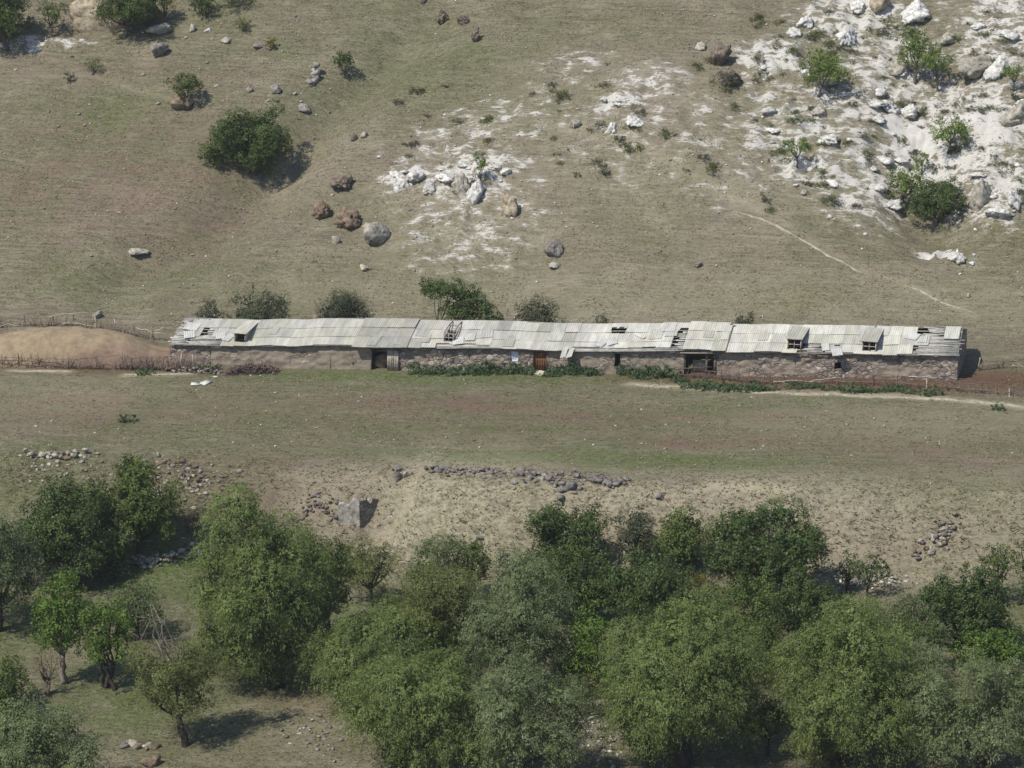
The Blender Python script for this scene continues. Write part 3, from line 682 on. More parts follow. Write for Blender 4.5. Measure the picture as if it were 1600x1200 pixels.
def leaves(mb_unused, lobes, spec, seed, dens=1.0, origin=(0, 0, 0)):
    cA, cB, ll, lw, droop, spl, dn, spread = SPEC[spec]; g = np.random.default_rng(seed)
    LC = np.array([l[0] for l in lobes]); LR = np.array([l[1] for l in lobes])
    Vs = []; Cs = []
    span = float((LC + LR).max() - (LC - LR).min()); wl = np.clip(span * 0.22, 0.35, 1.9)
    KV = unit(g.normal(size=(7, 3))) * (2 * np.pi / (wl * g.uniform(0.6, 1.7, (7, 1)))); KP = g.uniform(0, 6.3, 7)
    clump = lambda q: np.sin(q @ KV.T + KP).sum(-1) / 1.87      # lumps and hollows about a metre across
    for li in range(len(lobes)):
        c, r = LC[li], LR[li]; tone = g.uniform(0.86, 1.14)
        area = 4 * np.pi * ((r[0] * r[1]) ** 1.6 / 3 + (r[0] * r[2]) ** 1.6 / 3 + (r[1] * r[2]) ** 1.6 / 3) ** (1 / 1.6)
        nper = 22; nc = max(6, int(area * dn * dens * 1.2 / nper))
        d = unit(g.normal(size=(nc, 3)))
        p = c + d * r * g.uniform(0.72, 1.03, (nc, 1)); cv = clump(p); p = c + (p - c) * (1 + 0.10 * np.clip(cv, -1.5, 1.5))[:, None]
        # drop sprays buried deep inside another lobe
        q = ((p[:, None] - LC[None]) / LR[None]); q = np.linalg.norm(q, axis=2); q[:, li] = 9
        keep = (q.min(1) > 0.62) & ((cv + 0.35 * g.normal(size=nc) > -0.45) | (spec == 'nettle')) & (g.uniform(size=nc) < np.where(d[:, 2] < -0.5, 0.55, 1.0))
        p = p[keep]; d = d[keep]; nc = len(p)
        if not nc: continue
        out = unit(d / r)
        sd = unit(out + np.array([0, 0, 0.45]) + 0.45 * g.normal(size=(nc, 3)))
        L = spl * g.uniform(0.5, 1.3, (nc, 1, 1)) * min(1.0, r.mean() / 1.0)
        t = g.uniform(0, 1, (nc, nper, 1))
        lp = p[:, None] + sd[:, None] * t * L - np.array([0, 0, 1.0]) * droop * L * t * t * 1.4
        sc = min(1.0, 0.35 + r.mean() * 0.6)
        lp = lp + g.normal(size=(nc, nper, 3)) * spread * sc * (1.15 - 0.6 * t)
        n = unit(0.85 * out[:, None] + np.array([0, 0, 0.25]) + 0.48 * g.normal(size=(nc, nper, 3)))
        ax = g.normal(size=(nc, nper, 3)) * (0.5 if droop > 0.2 else 0.9) + sd[:, None] * 0.8 - np.array([0, 0, 1.0]) * droop * 2.0
        ax = unit(ax - n * (ax * n).sum(-1, keepdims=True)); bx = np.cross(n, ax)
        k = g.uniform(0.7, 1.25, (nc, nper, 1)) * (0.55 + 0.45 * sc)
        a = ax * ll * 0.5 * k; b = bx * lw * 0.5 * k
        V = np.stack([lp - a, lp + b - 0.15 * a, lp + a, lp - b - 0.15 * a], 2)
        f = np.clip(g.uniform(0, 1, (nc, 1)) * 0.75 + g.uniform(-0.1, 0.35, (nc, nper)), 0, 1)[..., None]
        cc = (np.array(cA) * (1 - f) + np.array(cB) * f) * g.uniform(0.82, 1.18, (nc, nper, 1)) * g.uniform(0.78, 1.20, (nc, 1, 1)) * tone
        Vs.append(V.reshape(-1, 3)); Cs.append(np.repeat(cc.reshape(-1, 3), 4, axis=0))
        # a coarser inner layer that closes the crown
        ni = int(area * 13 * dens)
        d = unit(g.normal(size=(ni, 3))); p = c + d * r * g.uniform(0.30, 0.68, (ni, 1))
        n = unit(d + 0.8 * g.normal(size=(ni, 3))); ax = g.normal(size=(ni, 3)); ax = unit(ax - n * (ax * n).sum(-1, keepdims=True)); bx = np.cross(n, ax)
        k = g.uniform(0.6, 1.2, (ni, 1)) * min(1.0, 0.25 + r.mean() * 0.6); a = ax * 0.15 * k; b = bx * 0.09 * k
        Vs.append(np.stack([p - a, p + b, p + a, p - b], 1).reshape(-1, 3))
        Cs.append(np.repeat((np.array(cA) * 0.7 + np.array(cB) * 0.3) * g.uniform(0.85, 1.15, (ni, 1)), 4, axis=0))
    V = np.concatenate(Vs); C = np.concatenate(Cs)
    return V - np.asarray(origin), np.arange(len(V)).reshape(-1, 4), C

BARK = dict(dark=(0.055, 0.045, 0.037), grey=(0.12, 0.105, 0.085), pale=(0.21, 0.18, 0.145))
def wob(a, b, n, amp, g):
    t = np.linspace(0, 1, n)[:, None]
    p = a + (b - a) * t
    o = g.normal(size=(n, 3)) * amp * np.linalg.norm(b - a); o[0] = 0; o[-1] = 0
    return p + o
def tree(name, label, cat, box, base, spec, seed, trunk=0.0, bark='dark', group=None, lobes_n=None, dens=1.0, dep=0.95, lean=0.0, stems=1, twigs=0, gap=0.0, extra=()):
    """crown bounding box and foot as seen from the viewpoint give the size; the tree itself is built standing on the ground"""
    g = np.random.default_rng(seed)
    P = at(*base); s = pxm(P)
    x0, y0, x1, y1 = box
    rw = (x1 - x0) / 2 / s; ry = rw * dep
    rh = (y1 - y0) / 2 / s
    if not trunk: rw *= 1.12; ry *= 1.1; rh *= 1.05
    else: rw *= 1.06
    rz = math.sqrt(max((rh ** 2 - (ry * SP) ** 2), (0.62 * rh) ** 2)) / CP
    cz = ((base[1] - (y0 + y1) / 2) / s) / CP
    cz = max(cz, rz * 0.7)
    C = r_ax * (((x0 + x1) / 2 - base[0]) / s) + np.array([0, 0, cz])
    root = empty(name, P)
    tag(root, label, cat, group)
    n = int((lobes_n or max(5, min(16, int(4 + rw * rh * 0.9)))) * 1.7)
    k = 0; lobes = []; bite = unit(r_ax * g.normal() - 0.3 * d_ax + np.array([0, 0, abs(g.normal()) * 0.8])); bite2 = unit(r_ax * g.normal() - 0.6 * d_ax + np.array([0, 0, 0.5 * g.normal()]))
    # lobes spread over the ellipsoid on a jittered spiral, each a different size
    for i in range(n):
        zz = 1 - 1.85 * (i + 0.5) / n; ph = i * 2.399963 + g.uniform(-0.5, 0.5)
        zz += g.uniform(-0.12, 0.12); rr = math.sqrt(max(0, 1 - min(1, zz * zz if (zz > 0 or trunk) else zz ** 6)))
        lr = g.uniform(0.20, 0.46) * (1.12 if n < 14 else 0.92)
        d = np.array([math.cos(ph) * rr, math.sin(ph) * rr, zz]) * (1.0 - lr * 0.88) * g.uniform(0.70, 1.12)
        dw = unit(d[0] * r_ax + d[1] * d_ax + np.array([0, 0, d[2]]))
        if n > 8 and max(dw @ bite, dw @ bite2) > 0.88: d = d * 0.72; lr *= 0.8
        rad = np.array([rw, ry, rz]); rad = rad * lr; rad = 0.5 * rad + 0.5 * rad.mean() * g.uniform(0.8, 1.15, 3)
        v = d * np.array([rw, ry, rz])
        c = C + r_ax * v[0] + d_ax * v[1] + np.array([0, 0, v[2]])
        c = c + r_ax * lean * v[2]
        if c[2] - rad[2] < -0.1: c[2] = rad[2] - 0.1
        lobes.append((c, rad))
    lobes.append((C - np.array([0, 0, 0.1 * rz]), np.array([rw, ry, rz]) * 0.5))
    for (ex, ey, ew, eh) in extra:   # extra tufts that stick out of the crown
        lobes.append((r_ax * ((ex - base[0]) / s) + np.array([0, 0, (base[1] - ey) / s / CP]), np.array([ew / s, ew / s, eh / s / CP])))
    V, Fc, Cc = leaves(None, lobes, spec, seed + 7, dens)
    mesh_np('crown', V, Fc, M['leaf'], root, Cc)
    mb = MB(); bc = np.array(BARK[bark]); tr = max(0.05, 0.045 * (2 * rz + rw) * 0.55) * (0.8 if stems > 1 else 1)
    for st in range(stems):
        foot = np.array([0, 0, -0.15]) + (r_ax * g.normal() * 0.25 + d_ax * g.normal() * 0.25) * (stems > 1) * min(1, rw * 0.5)
        tb = max(0.25 * cz, cz - 0.75 * rz) if trunk == 0 else trunk
        top = C * np.array([0.75, 0.75, 0]) + np.array([0, 0, tb]) + (r_ax * g.normal() + d_ax * g.normal()) * 0.12 * rw * (stems > 1)
        mb.tube(wob(foot, top, 6, 0.03, g), np.linspace(tr * 1.25, tr * 0.75, 6), 8, bc)
        sel = g.permutation(len(lobes))[:max(3, min(8, len(lobes)) // stems)]
        for i in sel:
            c = lobes[i][0]
            mid = top + (c - top) * 0.5 + np.array([0, 0, -0.1 * np.linalg.norm(c - top)])
            mb.tube(np.concatenate([wob(top - np.array([0, 0, 0.05]), mid, 3, 0.04, g)[:-1], wob(mid, c, 3, 0.05, g)]), np.linspace(tr * 0.6, tr * 0.16, 5), 6, bc)
    mb.build('trunk', M['bark'], root)
    if twigs:
        tw = MB()
        for i in range(twigs):
            a = C + np.array([0, 0, rz * 0.2]) + r_ax * g.normal() * rw * 0.15
            e = C + np.array([0, 0, rz * g.uniform(1.0, 1.75)]) + r_ax * g.uniform(-1, 0.6) * rw * 0.8 + d_ax * g.normal() * rw * 0.2
            pp = wob(a, e, 6, 0.05, g); tw.tube(pp, np.linspace(0.06, 0.018, 6), 5, BARK['pale'])
            for j in (2, 3, 4):
                e2 = pp[j] + unit((e - a) + g.normal(size=3) * 1.2 * np.linalg.norm(e - a) * 0.5) * g.uniform(0.4, 1.0)
                tw.tube(wob(pp[j], e2, 4, 0.06, g), np.linspace(0.025, 0.01, 4), 4, BARK['pale'])
        tw.build('bare_branches', M['bark'], root)
    return root

G1 = 'trees and bushes of the valley floor'
FG = [  # box, base, species, label, options
 ((35, 752, 195, 905), (120, 912), 'dark', 'dense dark green tree behind the grey willow at the left edge', {}),
 ((158, 722, 282, 858), (218, 868), 'mid', 'bushy tree with a ragged yellowish top and a small shadow by the crumbling wall', dict(extra=[(207, 738, 22, 24)])),
 ((-70, 800, 70, 965), (0, 985), 'grey', 'grey green tree cut by the left edge, above a dark shadow', {}),
 ((60, 880, 142, 1035), (97, 1068), 'bright', 'slender bright green tree with a pale trunk on the left meadow', dict(bark='pale', trunk=2.0)),
 ((122, 925, 212, 1050), (168, 1075), 'bright', 'low bright green bushy tree right of the slender bright one', dict(stems=3)),
 ((170, 905, 262, 990), (215, 1000), 'grey', 'hazy grey green shrub behind the tree with bare branches', dict(dens=0.7)),
 ((205, 985, 350, 1130), (290, 1166), 'olive', 'small olive tree with pale bare branches above and a dark leaning trunk', dict(trunk=2.0, twigs=9, dens=0.85, extra=[(330, 990, 26, 40)])),
 ((-40, 1028, 55, 1115), (8, 1120), 'mid', 'green bush at the left edge above the pale bush', {}),
 ((-40, 1095, 150, 1240), (50, 1250), 'silver', 'broad pale green bush in the bottom left corner', dict()),
 ((312, 775, 498, 1066), (432, 1074), 'willow', 'tallest willow, light green, standing over a black shadow left of centre', dict(stems=3, lobes_n=18, extra=[(385, 795, 44, 34), (360, 1010, 50, 40), (465, 1010, 50, 44), (410, 1020, 50, 40)])),
 ((465, 828, 562, 985), (510, 1000), 'mid', 'olive and dark green tree touching the right side of the tallest willow', {}),
 ((535, 838, 620, 930), (585, 945), 'olive', 'small yellowish olive tree below the ruined masonry block', {}),
 ((628, 835, 728, 940), (675, 955), 'silver', 'pale grey green tree at the back, below the straw slope', {}),
 ((695, 832, 768, 925), (735, 940), 'mid', 'dark green bush leaning on the pale grey green tree', {}),
 ((485, 925, 650, 1125), (570, 1118), 'willow', 'wide green willow right of the black shadow', dict(stems=2)),
 ((595, 880, 760, 1050), (680, 1050), 'olive', 'olive willow in the middle of the grove', {}),
 ((740, 872, 892, 1080), (820, 1090), 'silver', 'silvery willow with pale leaf tips left of the bright green thicket', {}),
 ((545, 1010, 770, 1190), (622, 1215), 'willow', 'front willow with a dark trunk at the bottom edge', dict(stems=2, lobes_n=15)),
 ((735, 1030, 905, 1215), (830, 1235), 'silver', 'dark silvery willow at the bottom edge left of the rubble gap', dict(lobes_n=14)),
 ((825, 782, 945, 900), (885, 910), 'dark', 'dark green tree with a pointed top below the dark boulder heap', dict(extra=[(855, 830, 24, 26)])),
 ((950, 792, 1030, 880), (990, 895), 'thorn', 'dull grey brown bush between two greener trees at the back', dict(dens=1.1)),
 ((1018, 795, 1102, 890), (1060, 900), 'mid', 'round fresh green tree right of the dull grey brown bush', {}),
 ((1095, 788, 1305, 925), (1190, 945), 'dark', 'widest dark green tree with a visible trunk in front of the bank', dict(lobes_n=14, trunk=2.2)),
 ((838, 850, 960, 965), (890, 975), 'dark', 'dark green tree in the second row below the pointed one', {}),
 ((935, 858, 1092, 985), (1010, 985), 'dark', 'broad dark bush in the second row with yellow leaves beside it', {}),
 ((1065, 885, 1110, 935), (1088, 945), 'yellow', 'small yellowing bush between the dark trees', dict(dens=0.8)),
 ((1092, 900, 1212, 1035), (1150, 1045), 'mid', 'green tree behind the two round willows', dict(dens=1.1)),
 ((1195, 895, 1322, 1000), (1255, 1005), 'dark', 'dark bush under the widest dark green tree', {}),
 ((880, 955, 975, 1085), (925, 1092), 'bright', 'bright green thicket left of the round willow', {}),
 ((942, 932, 1200, 1180), (1070, 1195), 'willow', 'large round willow with silvery tips right of centre', dict(lobes_n=16, stems=2)),
 ((1208, 938, 1462, 1170), (1310, 1190), 'willow', 'large olive willow, the right one of the two round ones', dict(lobes_n=16, stems=2, lean=-0.12)),
 ((1425, 1010, 1630, 1200), (1530, 1210), 'silver', 'silvery willow in the bottom right corner', dict(lobes_n=14, stems=2)),
 ((1425, 900, 1585, 1025), (1510, 1035), 'dark', 'dark green thicket with spiky tops near the right edge', dict(extra=[(1470, 915, 12, 28), (1500, 905, 12, 28), (1530, 900, 12, 28), (1448, 925, 12, 24)])),
 ((1328, 868, 1388, 915), (1353, 935), 'dark', 'thin young tree with a bare stem standing in the rubble', dict(trunk=1.1, dens=0.7)),
 ((1305, 862, 1345, 915), (1322, 925), 'dark', 'small dark tree at the right side of the widest dark tree', dict(dens=0.8)),
 ((1525, 842, 1590, 915), (1558, 945), 'mid', 'small leaning tree with an open crown near the right edge', dict(trunk=1.8, dens=0.7)),
 ((1575, 835, 1640, 910), (1592, 945), 'mid', 'small upright tree cut by the right edge', dict(trunk=1.8, dens=0.7)),
 ((1380, 920, 1470, 1000), (1425, 1005), 'grey', 'grey green bush between the olive willow and the spiky thicket', {}),
 ((1485, 985, 1592, 1050), (1540, 1062), 'bright', 'bright yellow green bush below the spiky thicket', {}),
 ((1195, 1028, 1245, 1080), (1220, 1085), 'yellow', 'yellowing bush between the two round willows', dict(dens=0.8)),
 ((1540, 1040, 1600, 1130), (1570, 1150), 'yellow', 'yellow green branch clump in front of the silvery corner willow', dict(dens=0.7)),
 ((150, 850, 205, 900), (180, 905), 'grey', 'grey green bush at the foot of the dense dark tree', {}),
 ((45, 1000, 102, 1070), (75, 1085), 'tan', 'leafless brown shrub beside the pale trunk on the left meadow', dict(dens=0.35, stems=4, bark='grey')),
 ((272, 785, 335, 832), (305, 836), 'tan', 'dry reddish brown weeds left of the tallest willow', dict(dens=1.2, stems=3, bark='grey')),
 ((455, 930, 520, 1010), (490, 1020), 'grey', 'grey green bush squeezed between the tallest willow and the wide green willow', {}),
 ((640, 960, 720, 1040), (682, 1075), 'mid', 'shaded green bush inside the middle of the grove', {}),
 ((880, 1050, 950, 1110), (918, 1118), 'olive', 'low olive bush at the top of the rubble gap', {}),
 ((1150, 960, 1230, 1060), (1195, 1070), 'mid', 'green bush filling the gap behind the two round willows', {}),
 ((770, 850, 840, 930), (806, 945), 'grey', 'grey green bush left of the dark tree with a pointed top', {}),
 ((905, 880, 960, 960), (935, 985), 'mid', 'green bush between the two dark trees of the second row', {}),
 ((1395, 985, 1480, 1060), (1440, 1075), 'silver', 'pale green bush right of the large olive willow', {}),
 ((1300, 960, 1400, 1010), (1345, 1020), 'grey', 'grey green scrub just behind the large olive willow', {}),
 ((690, 1120, 790, 1210), (740, 1240), 'willow', 'willow shoots at the bottom edge between the front willow and the dark silvery one', {}),
 ((1160, 1090, 1240, 1160), (1200, 1180), 'mid', 'dark green bush in the shadow between the two round willows', {}),
 ((1585, 870, 1640, 960), (1610, 975), 'grey', 'grey green bush cut by the right edge below the small upright tree', {}),
 ((100, 830, 165, 905), (135, 925), 'grey', 'grey green bush at the right foot of the dense dark tree', {}),
 ((590, 1140, 690, 1200), (640, 1225), 'mid', 'low green bush under the front willow', {}),
 ((975, 1120, 1060, 1185), (1010, 1200), 'bright', 'low fresh green bush at the foot of the large round willow', {}),
 ((1225, 1140, 1320, 1195), (1270, 1205), 'olive', 'low olive bush at the foot of the large olive willow', {}),
]
for i, (box, base, sp, lab, op) in enumerate(FG):
    wide = box[2] - box[0]
    nm = 'willow_tree' if sp in ('willow', 'silver') and wide > 120 and 'bush' not in lab else ('bush' if ('bush' in lab.split(' ')[-8:] or 'shrub' in lab or 'thicket' in lab or 'clump' in lab) and 'tree with' not in lab else 'tree')
    tree(nm, lab, nm.split('_')[-1], box, base, sp, 1000 + 13 * i, group=G1, **op)

HILL = [
 ((325, 158, 448, 282), (392, 270), 'hilldark', 'largest round dark bush standing in the shallow gully of the left slope', dict(lobes_n=14, lean=0.45, stems=4, dens=1.1)),
 ((518, 80, 558, 110), (547, 127), 'hilldark', 'small lone tree with a leaning bare stem on the open slope', dict(trunk=0.75, lobes_n=6)),
 ((262, 117, 320, 150), (300, 168), 'hilldark', 'small spreading tree growing behind the ochre boulder', dict(trunk=0.9, lobes_n=8)),
 ((-40, -30, 50, 75), (10, 76), 'hilldark', 'dense green tree in the top left corner', {}),
 ((58, -5, 104, 50), (80, 58), 'hilldark', 'small tree with an open crown between the two big ones at top left', dict(dens=0.7)),
 ((148, -40, 255, 52), (195, 58), 'hilldark', 'big dark bush at the top left with a boulder at its right', dict(lobes_n=12)),
 ((240, -20, 275, 30), (258, 34), 'yellow', 'yellowish shrub right of the big dark bush at the top edge', dict(dens=0.7)),
 ((295, -15, 345, 24), (320, 27), 'hilldark', 'dark round bush at the top edge right of the yellowish shrub', {}),
 ((340, -20, 395, 10), (368, 12), 'olive', 'olive bush cut by the top edge', {}),
 ((367, 24, 394, 48), (378, 50), 'olive', 'small olive shrub on the stony top of the left slope', {}),
 ((415, 58, 432, 76), (424, 78), 'yellow', 'tiny yellow shrub beside the dark slab', {}),
 ((133, 88, 160, 112), (147, 114), 'olive', 'small olive shrub alone on the left slope', {}),
 ((100, 112, 116, 128), (109, 130), 'thorn', 'tiny bare brown shrub left of the small olive one', dict(dens=0.5)),
 ((740, 243, 762, 268), (751, 288), 'chalkgreen', 'very small tree growing out of the chalk outcrop', dict(trunk=0.7, lobes_n=5)),
 ((1243, 80, 1330, 140), (1278, 150), 'chalkgreen', 'leaning wide green tree on the left of the chalk slope', dict(lean=-0.2, trunk=0.9, dens=0.8)),
 ((1402, 42, 1462, 115), (1430, 130), 'chalkgreen', 'tall yellow green tree on the chalk, the left one of two', dict(trunk=1.2, dens=0.85)),
 ((1438, 70, 1490, 125), (1465, 142), 'chalkgreen', 'yellow green tree on the chalk, the right one of two', dict(trunk=1.1, dens=0.8)),
 ((1562, 98, 1606, 128), (1583, 142), 'chalkgreen', 'little green tree on chalk near the right edge', dict(trunk=0.8, dens=0.9)),
 ((1445, 180, 1525, 225), (1482, 238), 'chalkgreen', 'wide open green tree beside the bare white gully', dict(trunk=0.8, dens=0.7)),
 ((1220, 214, 1268, 244), (1247, 263), 'chalkgreen', 'small round tree with a thin stem over its own shadow on the chalk', dict(trunk=0.9, lobes_n=6)),
 ((1378, 255, 1440, 318), (1412, 328), 'chalkgreen', 'light green bush left of the dense green bush in the gully', dict(dens=0.9)),
 ((1425, 238, 1455, 262), (1440, 272), 'chalkgreen', 'small light shrub at the lower end of the bare white gully', dict(dens=0.8)),
 ((1418, 278, 1506, 348), (1462, 352), 'hilldark', 'dense green bush at the mouth of the white gully', dict(lobes_n=10)),
 ((1112, 108, 1158, 136), (1128, 137), 'thorn', 'dark thorny shrub growing on the low brown boulder', dict(dens=0.7)),
 ((730, 268, 762, 290), (746, 296), 'thorn', 'grey twiggy shrub on top of the chalk outcrop', dict(dens=0.6)),
]
for i, (box, base, sp, lab, op) in enumerate(HILL):
    nm = 'shrub' if 'shrub' in lab else ('bush' if 'bush' in lab else 'tree')
    tree(nm, lab, nm, box, base, sp, 3000 + 13 * i, bark='grey', group='trees and bushes of the hillside', **op)

# shrubs directly behind the barn
BACK = [
 ((305, 468, 352, 505), 'thorn', 'low dull shrub behind the left end of the barn roof', {}),
 ((362, 456, 458, 505), 'thorn', 'wide twiggy shrub behind the barn roof, over the first dormer', dict(dens=0.8, extra=[(396, 452, 8, 13), (416, 460, 10, 10), (448, 478, 12, 14), (370, 470, 10, 12)])),
 ((494, 460, 584, 510), 'thorn', 'rounded dark shrub behind the barn roof, between the wide shrub and the leaning tree', dict(dens=1.2)),
 ((802, 468, 872, 520), 'thorn', 'spiky dark shrub behind the middle of the barn roof', dict(extra=[(838, 474, 8, 12), (860, 486, 10, 10), (812, 484, 9, 9)])),
 ((920, 487, 954, 522), 'thorn', 'little shrub just showing over the barn ridge, right of the spiky one', {}),
 ((1146, 484, 1182, 525), 'thorn', 'small dark shrub behind the right half of the barn roof', dict(dens=1.2)),
]
def back_foot(px):     # foot of a plant that stands just behind the barn
    lo, hi = -40, 45
    for _ in range(40):
        m = (lo + hi) / 2
        if proj((m, 8.6, TILT * m + 1))[0] < px: lo = m
        else: hi = m
    q = proj((lo, 8.6, hz(lo, 8.6))); return (q[0], q[1])
for i, (box, sp, lab, op) in enumerate(BACK):
    b = back_foot((box[0] + box[2]) / 2)
    tree('shrub', lab, 'shrub', (box[0], box[1], box[2], b[1] - 4), b, sp, 5000 + 13 * i, bark='grey', group='plants behind the barn', stems=3, **op)
b = back_foot(676)
tree('tree', 'dark tree leaning right behind the barn roof with a bare stem at its left', 'tree', (648, 428, 722, 470), b, 'hilldark', 5200, bark='grey', group='plants behind the barn', stems=1, trunk=1.1, dens=1.1,
     extra=[(722, 462, 26, 16), (742, 476, 24, 14), (760, 490, 18, 11), (715, 484, 28, 16), (735, 494, 26, 12), (776, 500, 14, 8)])

# nettles along the front of the barn
NET = [(560, 575, 22, 18), (652, 584, 26, 16), (690, 584, 34, 16), (735, 584, 34, 16), (768, 583, 30, 20), (808, 584, 28, 16), (830, 585, 16, 11), (872, 584, 30, 16), (908, 585, 36, 18), (982, 585, 34, 20), (1018, 586, 32, 16),
       (1045, 590, 28, 20), (1078, 606, 30, 16), (1112, 609, 40, 16), (1160, 611, 44, 16), (1200, 611, 30, 12), (1246, 607, 28, 9), (1275, 606, 20, 8), (1340, 613, 44, 13), (1400, 611, 30, 9), (1456, 618, 26, 16), (330, 578, 24, 9), (200, 660, 24, 14), (225, 585, 26, 9), (1560, 640, 16, 10), (305, 566, 14, 8)]
NET += [(672, 586, 30, 10), (712, 586, 26, 11), (752, 586, 26, 13), (790, 585, 24, 10), (890, 585, 26, 12), (926, 586, 22, 10), (1000, 587, 28, 13), (1032, 589, 26, 13), (1062, 597, 22, 12), (1096, 606, 26, 12), (1136, 610, 30, 14), (1181, 612, 28, 13), (1010, 592, 40, 7), (860, 588, 24, 8), (1300, 609, 30, 6), (1372, 613, 26, 6), (1425, 614, 24, 7)]
for i, (cx, yb, w, hh) in enumerate(NET):
    P = at(cx, yb); s = pxm(P); g = np.random.default_rng(700 + i)
    root_lab = 'leafy green nettle clump growing along the front of the barn'
    hs = g.uniform(0.45, 1.1, 9); lob = [(r_ax * (q / 8 - 0.5) * 0.95 * w / s + d_ax * g.uniform(-0.15, 0.15) + np.array([0, 0, 0.4 * hh / s * hs[q]]), np.array([max(0.18, w / s * 0.19), 0.28, hh / s * 0.55 * hs[q] + 0.05]) * g.uniform(0.9, 1.2)) for q in range(9)]
    V, Fc, Cc = leaves(None, lob, 'nettle', 800 + i, 1.0)
    lab = {5: 'nettle clump between the wrapped window and the brown door', 6: 'smallest nettle clump, left of the brown door', 0: 'nettle bush left of the open doorway with the plank door', 7: 'nettle clump right of the brown door step', 20: 'nettle clump beside the right track in front of the fence', 22: 'bluish green weed clump alone in the left meadow', 24: 'weed clump on the track near the right edge', 23: 'weeds at the foot of the fence by the dung heap'}.get(i, 'leafy green nettle clump growing along the front of the barn')
    o = mesh_np('nettle_clump', V, Fc, M['leaf'], None, Cc, P); tag(o, lab, 'weeds', 'nettle clumps along the barn')

# ------------------------------------------------------------------ scatter
def hidden_by_barn(x, y): return (abs(x) < 36) and (-1.0 < y < 9)
STP = [rock_shape(9000 + i, 2, 15, 0.06, dmin=0.42) for i in range(8)]
ST_ME = []
for i, (V, Fc) in enumerate(STP):
    V = V * np.array([1, 0.8, 0.6])
    for tn in ('pale', 'grey', 'white'):
        o = mesh_np('stone', V, Fc, M['rock'], col=np.array(TINT[tn]) * 0.95); ST_ME.append((tn, o.data)); bpy.data.objects.remove(o)
ZONES = [  # pixel box, count, size range (m), tints, label
 ((20, 20, 470, 200), 75, (0.12, 0.34), ('pale', 'grey'), 'pale stone lying on the stony grass of the upper left slope'),
 ((0, 200, 600, 460), 55, (0.10, 0.26), ('pale', 'grey'), 'small stone on the brown slope above the dung heap'),
 ((600, 60, 1150, 480), 45, (0.10, 0.25), ('pale', 'grey', 'white'), 'small stone on the middle slope above the barn'),
 ((1180, 10, 1600, 370), 45, (0.18, 0.5), ('white', 'white', 'pale'), 'loose white stone among the chalk scars'),
 ((1180, 380, 1600, 490), 18, (0.1, 0.24), ('white', 'pale'), 'small white stone on the grass below the chalk'),
 ((0, 600, 1600, 720), 45, (0.07, 0.16), ('white', 'pale'), 'tiny pale stone on the meadow in front of the barn'),
]
g = np.random.default_rng(77)
nst = 0
for (bx, n, sz, tn, lab) in ZONES:
    for i in range(n):
        px = g.uniform(bx[0], bx[2]); py = g.uniform(bx[1], bx[3])
        P = at(px, py)
        if hidden_by_barn(P[0], P[1]): continue
        t_ = tn[int(g.integers(len(tn)))]; c = [m for k, m in ST_ME if k == t_]
        o = bpy.data.objects.new('stone', c[int(g.integers(len(c)))]); COL.objects.link(o)
        s = sz[0] + (sz[1] - sz[0]) * g.uniform() ** 2
        o.location = (P[0], P[1], P[2] + s * 0.15); o.scale = (s, s, s); o.rotation_euler = (0, 0, g.uniform(0, 6.3))
        tag(o, lab, 'stone', 'loose stones: ' + lab); nst += 1
# uncountable pebbles and rubble
def pebbles():
    g = np.random.default_rng(78); V0, F0 = ICO[1]; Vs = []; Fs = []; Cs = []; n = 0
    N = 9000
    x = g.uniform(-62, 58, N); y = np.where(g.uniform(size=N) < 0.72, g.uniform(9, 72, N), g.uniform(-40, -2, N))
    dn = vn(x * 0.12, y * 0.12, 51) + 0.35 * vn(x * 0.5, y * 0.5, 52) + np.where(y > 0, 0.0, -0.12) + 0.5 * blobs(x, y, CHALK)
    k = (dn > 0.02); x = x[k]; y = y[k]; z = h(x, y); ch = blobs(x, y, CHALK)
    for i in range(len(x)):
        s = 0.035 + 0.1 * g.uniform() ** 3; V = V0 * s * g.uniform(0.7, 1.2, 3) * np.array([1, 1, 0.7]) * (1 + 0.25 * g.normal(size=(len(V0), 1)).clip(-1, 1))
        Vs.append(V + np.array([x[i], y[i], z[i] + 0.3 * s])); Fs.append(F0 + n); n += len(V0)
        c = np.array(TINT['white' if g.uniform() < 0.12 + 0.6 * ch[i] else ('pale' if g.uniform() < 0.6 else 'grey')]) * g.uniform(0.7, 1.1)
        Cs.append(np.tile(c, (len(V0), 1)))
    tag(mesh_np('pebbles', np.concatenate(Vs), np.concatenate(Fs), M['rock'], col=np.concatenate(Cs)), 'small stones and pebbles strewn over the slopes', 'pebbles', kind='stuff')
pebbles()

